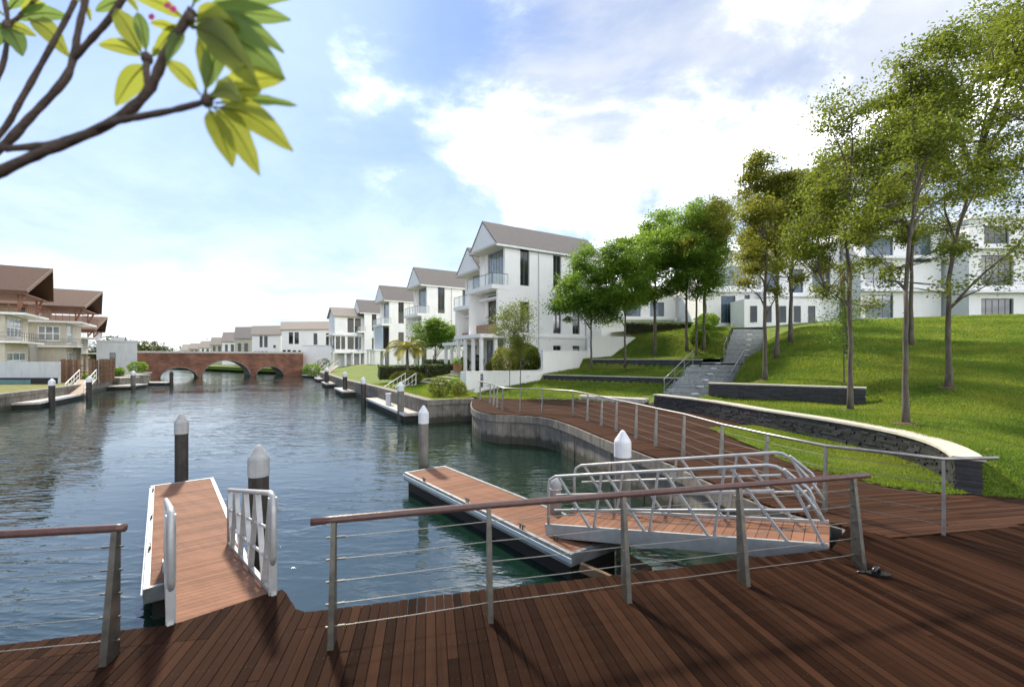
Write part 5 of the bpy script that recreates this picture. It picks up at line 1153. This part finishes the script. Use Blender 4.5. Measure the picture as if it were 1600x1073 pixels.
# ---- palm on the bright lawn
pb = Vector((-9.55,41.5,1.75)); t = root('palm_tree', pb, 'small palm with arching yellow green fronds on the bright lawn', 'palm'); rr = random.Random(8)
MB().tube([pb-Vector((0,0,.2)),pb+Vector((.03,0,1.0)),pb+Vector((0,0,2.0)),pb+Vector((.02,0,2.9))],[.2,.14,.12,.1],10).build('trunk','bark',t,True)
for k in range(13):
    a = 2*math.pi*k/13+rr.uniform(-.2,.2); el = rr.uniform(.25,1.15); ln = rr.uniform(2.2,2.9); dr = Vector((math.cos(a),math.sin(a),0))
    pts = []; p = pb+Vector((0,0,2.85)); th_ = el
    for i in range(10): pts.append(p.copy()); p = p+(dr*math.cos(th_)+Vector((0,0,math.sin(th_))))*ln/9; th_ -= .19+.03*i*.6
    mb = MB(); mb.tube(pts,[.03-.0026*i for i in range(10)],5,False); sd = dr.cross(Vector((0,0,1)))
    for i in range(1,30):
        q = i/30*9; j = int(q); c = pts[j].lerp(pts[min(j+1,9)],q-j); tg = (pts[min(j+1,9)]-pts[max(j-1,0)]).normalized(); l_ = .62*math.sin(math.pi*min(1,(i+4)/34))+.12
        for s_ in (-1,1):
            tip = c+sd*s_*l_*.8+tg*l_*.5-Vector((0,0,l_*.42)); w_ = tg*.035
            mb.add([c-w_,c+w_,c.lerp(tip,.5)+w_*.9+Vector((0,0,.04)),tip,c.lerp(tip,.5)-w_*.9+Vector((0,0,.04))],[(0,1,2,3,4)])
    mb.build('frond','leaf_palm',t)

# ---- trees far beyond the bridge
g_ = np.random.default_rng(77); n = 26000; xs = g_.uniform(-330,-120,n); h = 9+4*np.sin(xs*.09)+3*np.sin(xs*.23+1)+2*np.sin(xs*.6)
C = np.stack([xs, 310+g_.normal(0,6,n), 1+h*g_.uniform(.05,1,n)**.6],-1)
o = leaves('treeline', C, 1.6, 'leaf_far', None, 78, asp=.8); tag(o, 'hazy line of trees on the horizon beyond the bridge', 'trees', kind='stuff')

# ---- frangipani branches hanging in from the upper corner, close to the eye
fr = root('frangipani_tree', (-2.75,1.35,DZ), 'frangipani tree with dark branches and long leaves in the upper corner', 'tree')
def FP(zx, zy, d): return P(zx/3.3333, zy/3.3333, d)
def branch(pts, r0, r1):
    q = catmull([FP(*p) for p in pts], 5); n_ = len(q)-1; rr_ = random.Random(int(pts[0][1]))
    MB().tube(q, [(r0+(r1-r0)*i/n_)*rr_.uniform(.85,1.12)*.76 for i in range(n_+1)], 10).build('branch','bark_dark',fr,True)
branch([(-700,1300,1.75),(-350,1080,1.7),(0,895,1.62),(230,790,1.6),(560,650,1.58),(760,490,1.56),(860,290,1.54),(960,120,1.52),(1000,50,1.52)], .027, .017)
branch([(30,775,1.62),(240,755,1.6),(420,705,1.59),(560,645,1.56),(720,610,1.5),(900,575,1.47),(1070,530,1.45)], .017, .0125)
branch([(-700,1310,1.76),(-300,1000,1.74),(0,775,1.7),(150,620,1.7),(330,425,1.7),(380,310,1.7),(410,150,1.7),(460,-60,1.7)], .022, .013)
branch([(385,305,1.7),(480,200,1.68),(570,100,1.66),(660,-40,1.65)], .015, .013)
branch([(-300,1010,1.74),(0,700,1.78),(110,520,1.78),(240,290,1.78),(350,90,1.78),(420,-60,1.78)], .015, .012)
branch([(-300,760,1.85),(-20,420,1.85),(40,150,1.85),(10,-60,1.85)], .012, .01)
branch([(30,140,1.85),(110,80,1.85),(220,-40,1.85)], .012, .009)
branch([(770,450,1.56),(762,370,1.57),(768,300,1.58)], .013, .013)
trk = MB(); trk.tube([(-2.75,1.35,DZ-.01),(-2.7,1.4,2.0),(-2.62,1.45,2.5),FP(-690,1300,1.755)],[.09,.075,.06,.05],12); trk.build('trunk','bark_dark',fr,True)
for x, y, d in ((1078,525,1.45),(985,95,1.52),(766,305,1.578),(40,135,1.85)):
    c = FP(x,y,d); MB().lathe(c-Vector((0,0,.02)), [(.008,0),(.016,.008),(.018,.02),(.014,.034),(.005,.042)], 10).build('shoot_tip','bark_dark',fr,True)
leafmat('leaf_frangipani', (.085,.14,.02), (.23,.25,.032), .55, .4)
leafmat('leaf_frangipani_green', (.06,.12,.03), (.12,.18,.04), .5, .4)
def big_leaf(b, tip, wd, m, seed, roll=0.0, bow=.12, dd=0.0):
    b, tip = FP(*b), FP(*tip); rr_ = random.Random(seed); d_ = tip-b; Lg = d_.length; d_.normalize()
    view = (b-Vector((0,0,CZ))).normalized(); s_ = d_.cross(view).normalized(); nrm = s_.cross(d_).normalized()
    s_, nrm = s_*math.cos(roll)+nrm*math.sin(roll), nrm*math.cos(roll)-s_*math.sin(roll)
    n_ = 11; vs = []; fs = []; W_ = wd*Lg*.8; stem = .12
    bend = Vector((0,0,1))*bow*Lg
    for i in range(n_+1):
        q = i/n_; c = b+d_*Lg*q+bend*math.sin(math.pi*q)
        x = max(0,(q-stem)/(1-stem)); w_ = W_*.5*(max(0,math.sin(math.pi*x**.82))**.75)*(1.0 if x < .96 else .8)+.003
        wave = .012*math.sin(i*2.1+seed)*Lg
        vs += [c-s_*w_-nrm*(w_*.32+wave), c-s_*w_*.5-nrm*w_*.2, c, c+s_*w_*.5-nrm*w_*.2, c+s_*w_-nrm*(w_*.32-wave)]
    for i in range(n_):
        for k in range(4): a = i*5+k; fs.append((a,a+1,a+6,a+5))
    lf = MB().add(vs, fs).build('leaf',m,fr,True)
    MB().tube([Vector(vs[i*5+2])+nrm*-.0015 for i in range(n_+1)], [.0032-.0024*i/n_ for i in range(n_+1)], 5).build('midrib','leaf_frangipani',lf,True)
Y_, G_ = 'leaf_frangipani', 'leaf_frangipani_green'
LV = [((1085,555,1.45),(1212,870,1.4),.34,Y_,.2),((1110,560,1.45),(1355,915,1.38),.30,Y_,-.2),((1120,560,1.45),(1528,788,1.36),.27,Y_,.1),((1120,540,1.46),(1548,552,1.5),.17,G_,.7),
      ((1110,520,1.46),(1485,412,1.4),.32,Y_,.3),((1090,500,1.45),(1262,528,1.3),.30,Y_,.5),((1060,500,1.46),(1170,180,1.5),.3,G_,.2),((1045,495,1.46),(868,320,1.44),.42,Y_,.1),((1075,495,1.46),(1050,205,1.5),.3,Y_,-.5),((1100,510,1.46),(1360,468,1.35),.3,Y_,-.4),
      ((980,110,1.52),(690,-20,1.5),.3,Y_,.2),((1000,120,1.52),(1248,152,1.45),.44,Y_,.1),((1010,80,1.52),(1515,105,1.55),.26,G_,.3),((1000,150,1.52),(1488,412,1.42),.30,G_,.2),((990,140,1.52),(1358,468,1.38),.28,Y_,-.2),((1030,60,1.55),(1545,-20,1.6),.2,G_,.2),
      ((950,170,1.53),(785,120,1.5),.36,Y_,.3),((960,160,1.53),(870,318,1.5),.34,G_,-.3),((1000,40,1.52),(1100,-160,1.5),.3,G_,.2),((1010,90,1.53),(1480,275,1.5),.22,G_,.5),((990,130,1.52),(1290,350,1.5),.28,Y_,.1),((1010,70,1.53),(1350,190,1.6),.28,G_,-.3),
      ((770,330,1.57),(602,550,1.55),.42,Y_,.2),((755,300,1.57),(515,235,1.55),.36,Y_,-.2),((750,300,1.58),(600,50,1.62),.34,Y_,.1),((765,290,1.58),(718,68,1.6),.28,G_,.2),((790,300,1.58),(850,240,1.6),.4,Y_,.2),
      ((40,140,1.85),(118,295,1.8),.4,G_,.1),((60,110,1.85),(365,92,1.85),.28,G_,.3),((150,100,1.85),(362,300,1.8),.3,Y_,.0),((30,130,1.86),(190,190,1.84),.3,Y_,.2),((30,120,1.85),(-60,260,1.8),.4,G_,.3),((100,70,1.86),(240,20,1.85),.35,Y_,.1),((40,60,1.86),(160,-60,1.85),.3,G_,.1),((20,80,1.86),(-80,20,1.85),.3,Y_,.1),
      ((430,20,1.7),(330,-70,1.7),.3,G_,.2),((640,0,1.66),(500,60,1.66),.34,G_,.1),((650,-20,1.66),(720,60,1.66),.3,Y_,.2),((440,10,1.7),(470,110,1.72),.3,Y_,.6),((950,110,1.52),(800,290,1.56),.3,Y_,.4)]
for i, (a, b, wd, m_, rl) in enumerate(LV): big_leaf(a, b, wd, m_, i, rl, bow=.10 if i % 3 else .05)
for (x, y, d) in ((870,25,1.5),(785,85,1.55),(900,45,1.5)):
    c = FP(x,y,d); mb = MB()
    for k in range(5):
        a = 2*math.pi*k/5; e = Vector((math.cos(a),.3,math.sin(a)))*.013; s_ = Vector((-math.sin(a),0,math.cos(a)))*.006
        mb.add([c,c+e*.6+s_,c+e,c+e*.6-s_],[(0,1,2,3)])
    mb.build('flower','pink',fr)

# ---- small things lying and standing about
t = root('flower_pot', (-4.95,41.2,2.5), 'brown square planter on the porch edge of the nearest house', 'planter')
MB().lathe((-4.95,41.2,2.5), [(.28,0),(.36,.05),(.42,.6),(.45,.62),(.45,.7)], 4).build('pot','pot',t)
g_ = np.random.default_rng(5); o = leaves('foliage', np.array((-4.95,41.2,3.4))+g_.normal(0,.22,(500,3)), .13, 'leaf_bright', t, 6)
t = root('garden_light', (15.6,37.2,float(z_left(np.array(15.6),np.array(37.2)))), 'small dark box light on the grass left of the upper stairs', 'light'); zl = t.location.z
MB().box(15.45,15.75,37.1,37.4,zl+.35,zl+.8).build('lamp_head','dark_frame',t); MB().box(15.57,15.63,37.2,37.3,zl-.1,zl+.35).build('stake','steel',t)
pts = scatter(POLY_R, 500, 8, 30, 8, 30, 31, .8); zz = z_hill(pts[:,0],pts[:,1])+.045
o = leaves('fallen_leaves', np.stack([pts[:,0],pts[:,1],zz],-1), .09, 'leaf_palm', None, 32); tag(o, 'dry leaves scattered over the lawn slope', 'leaves', kind='stuff')
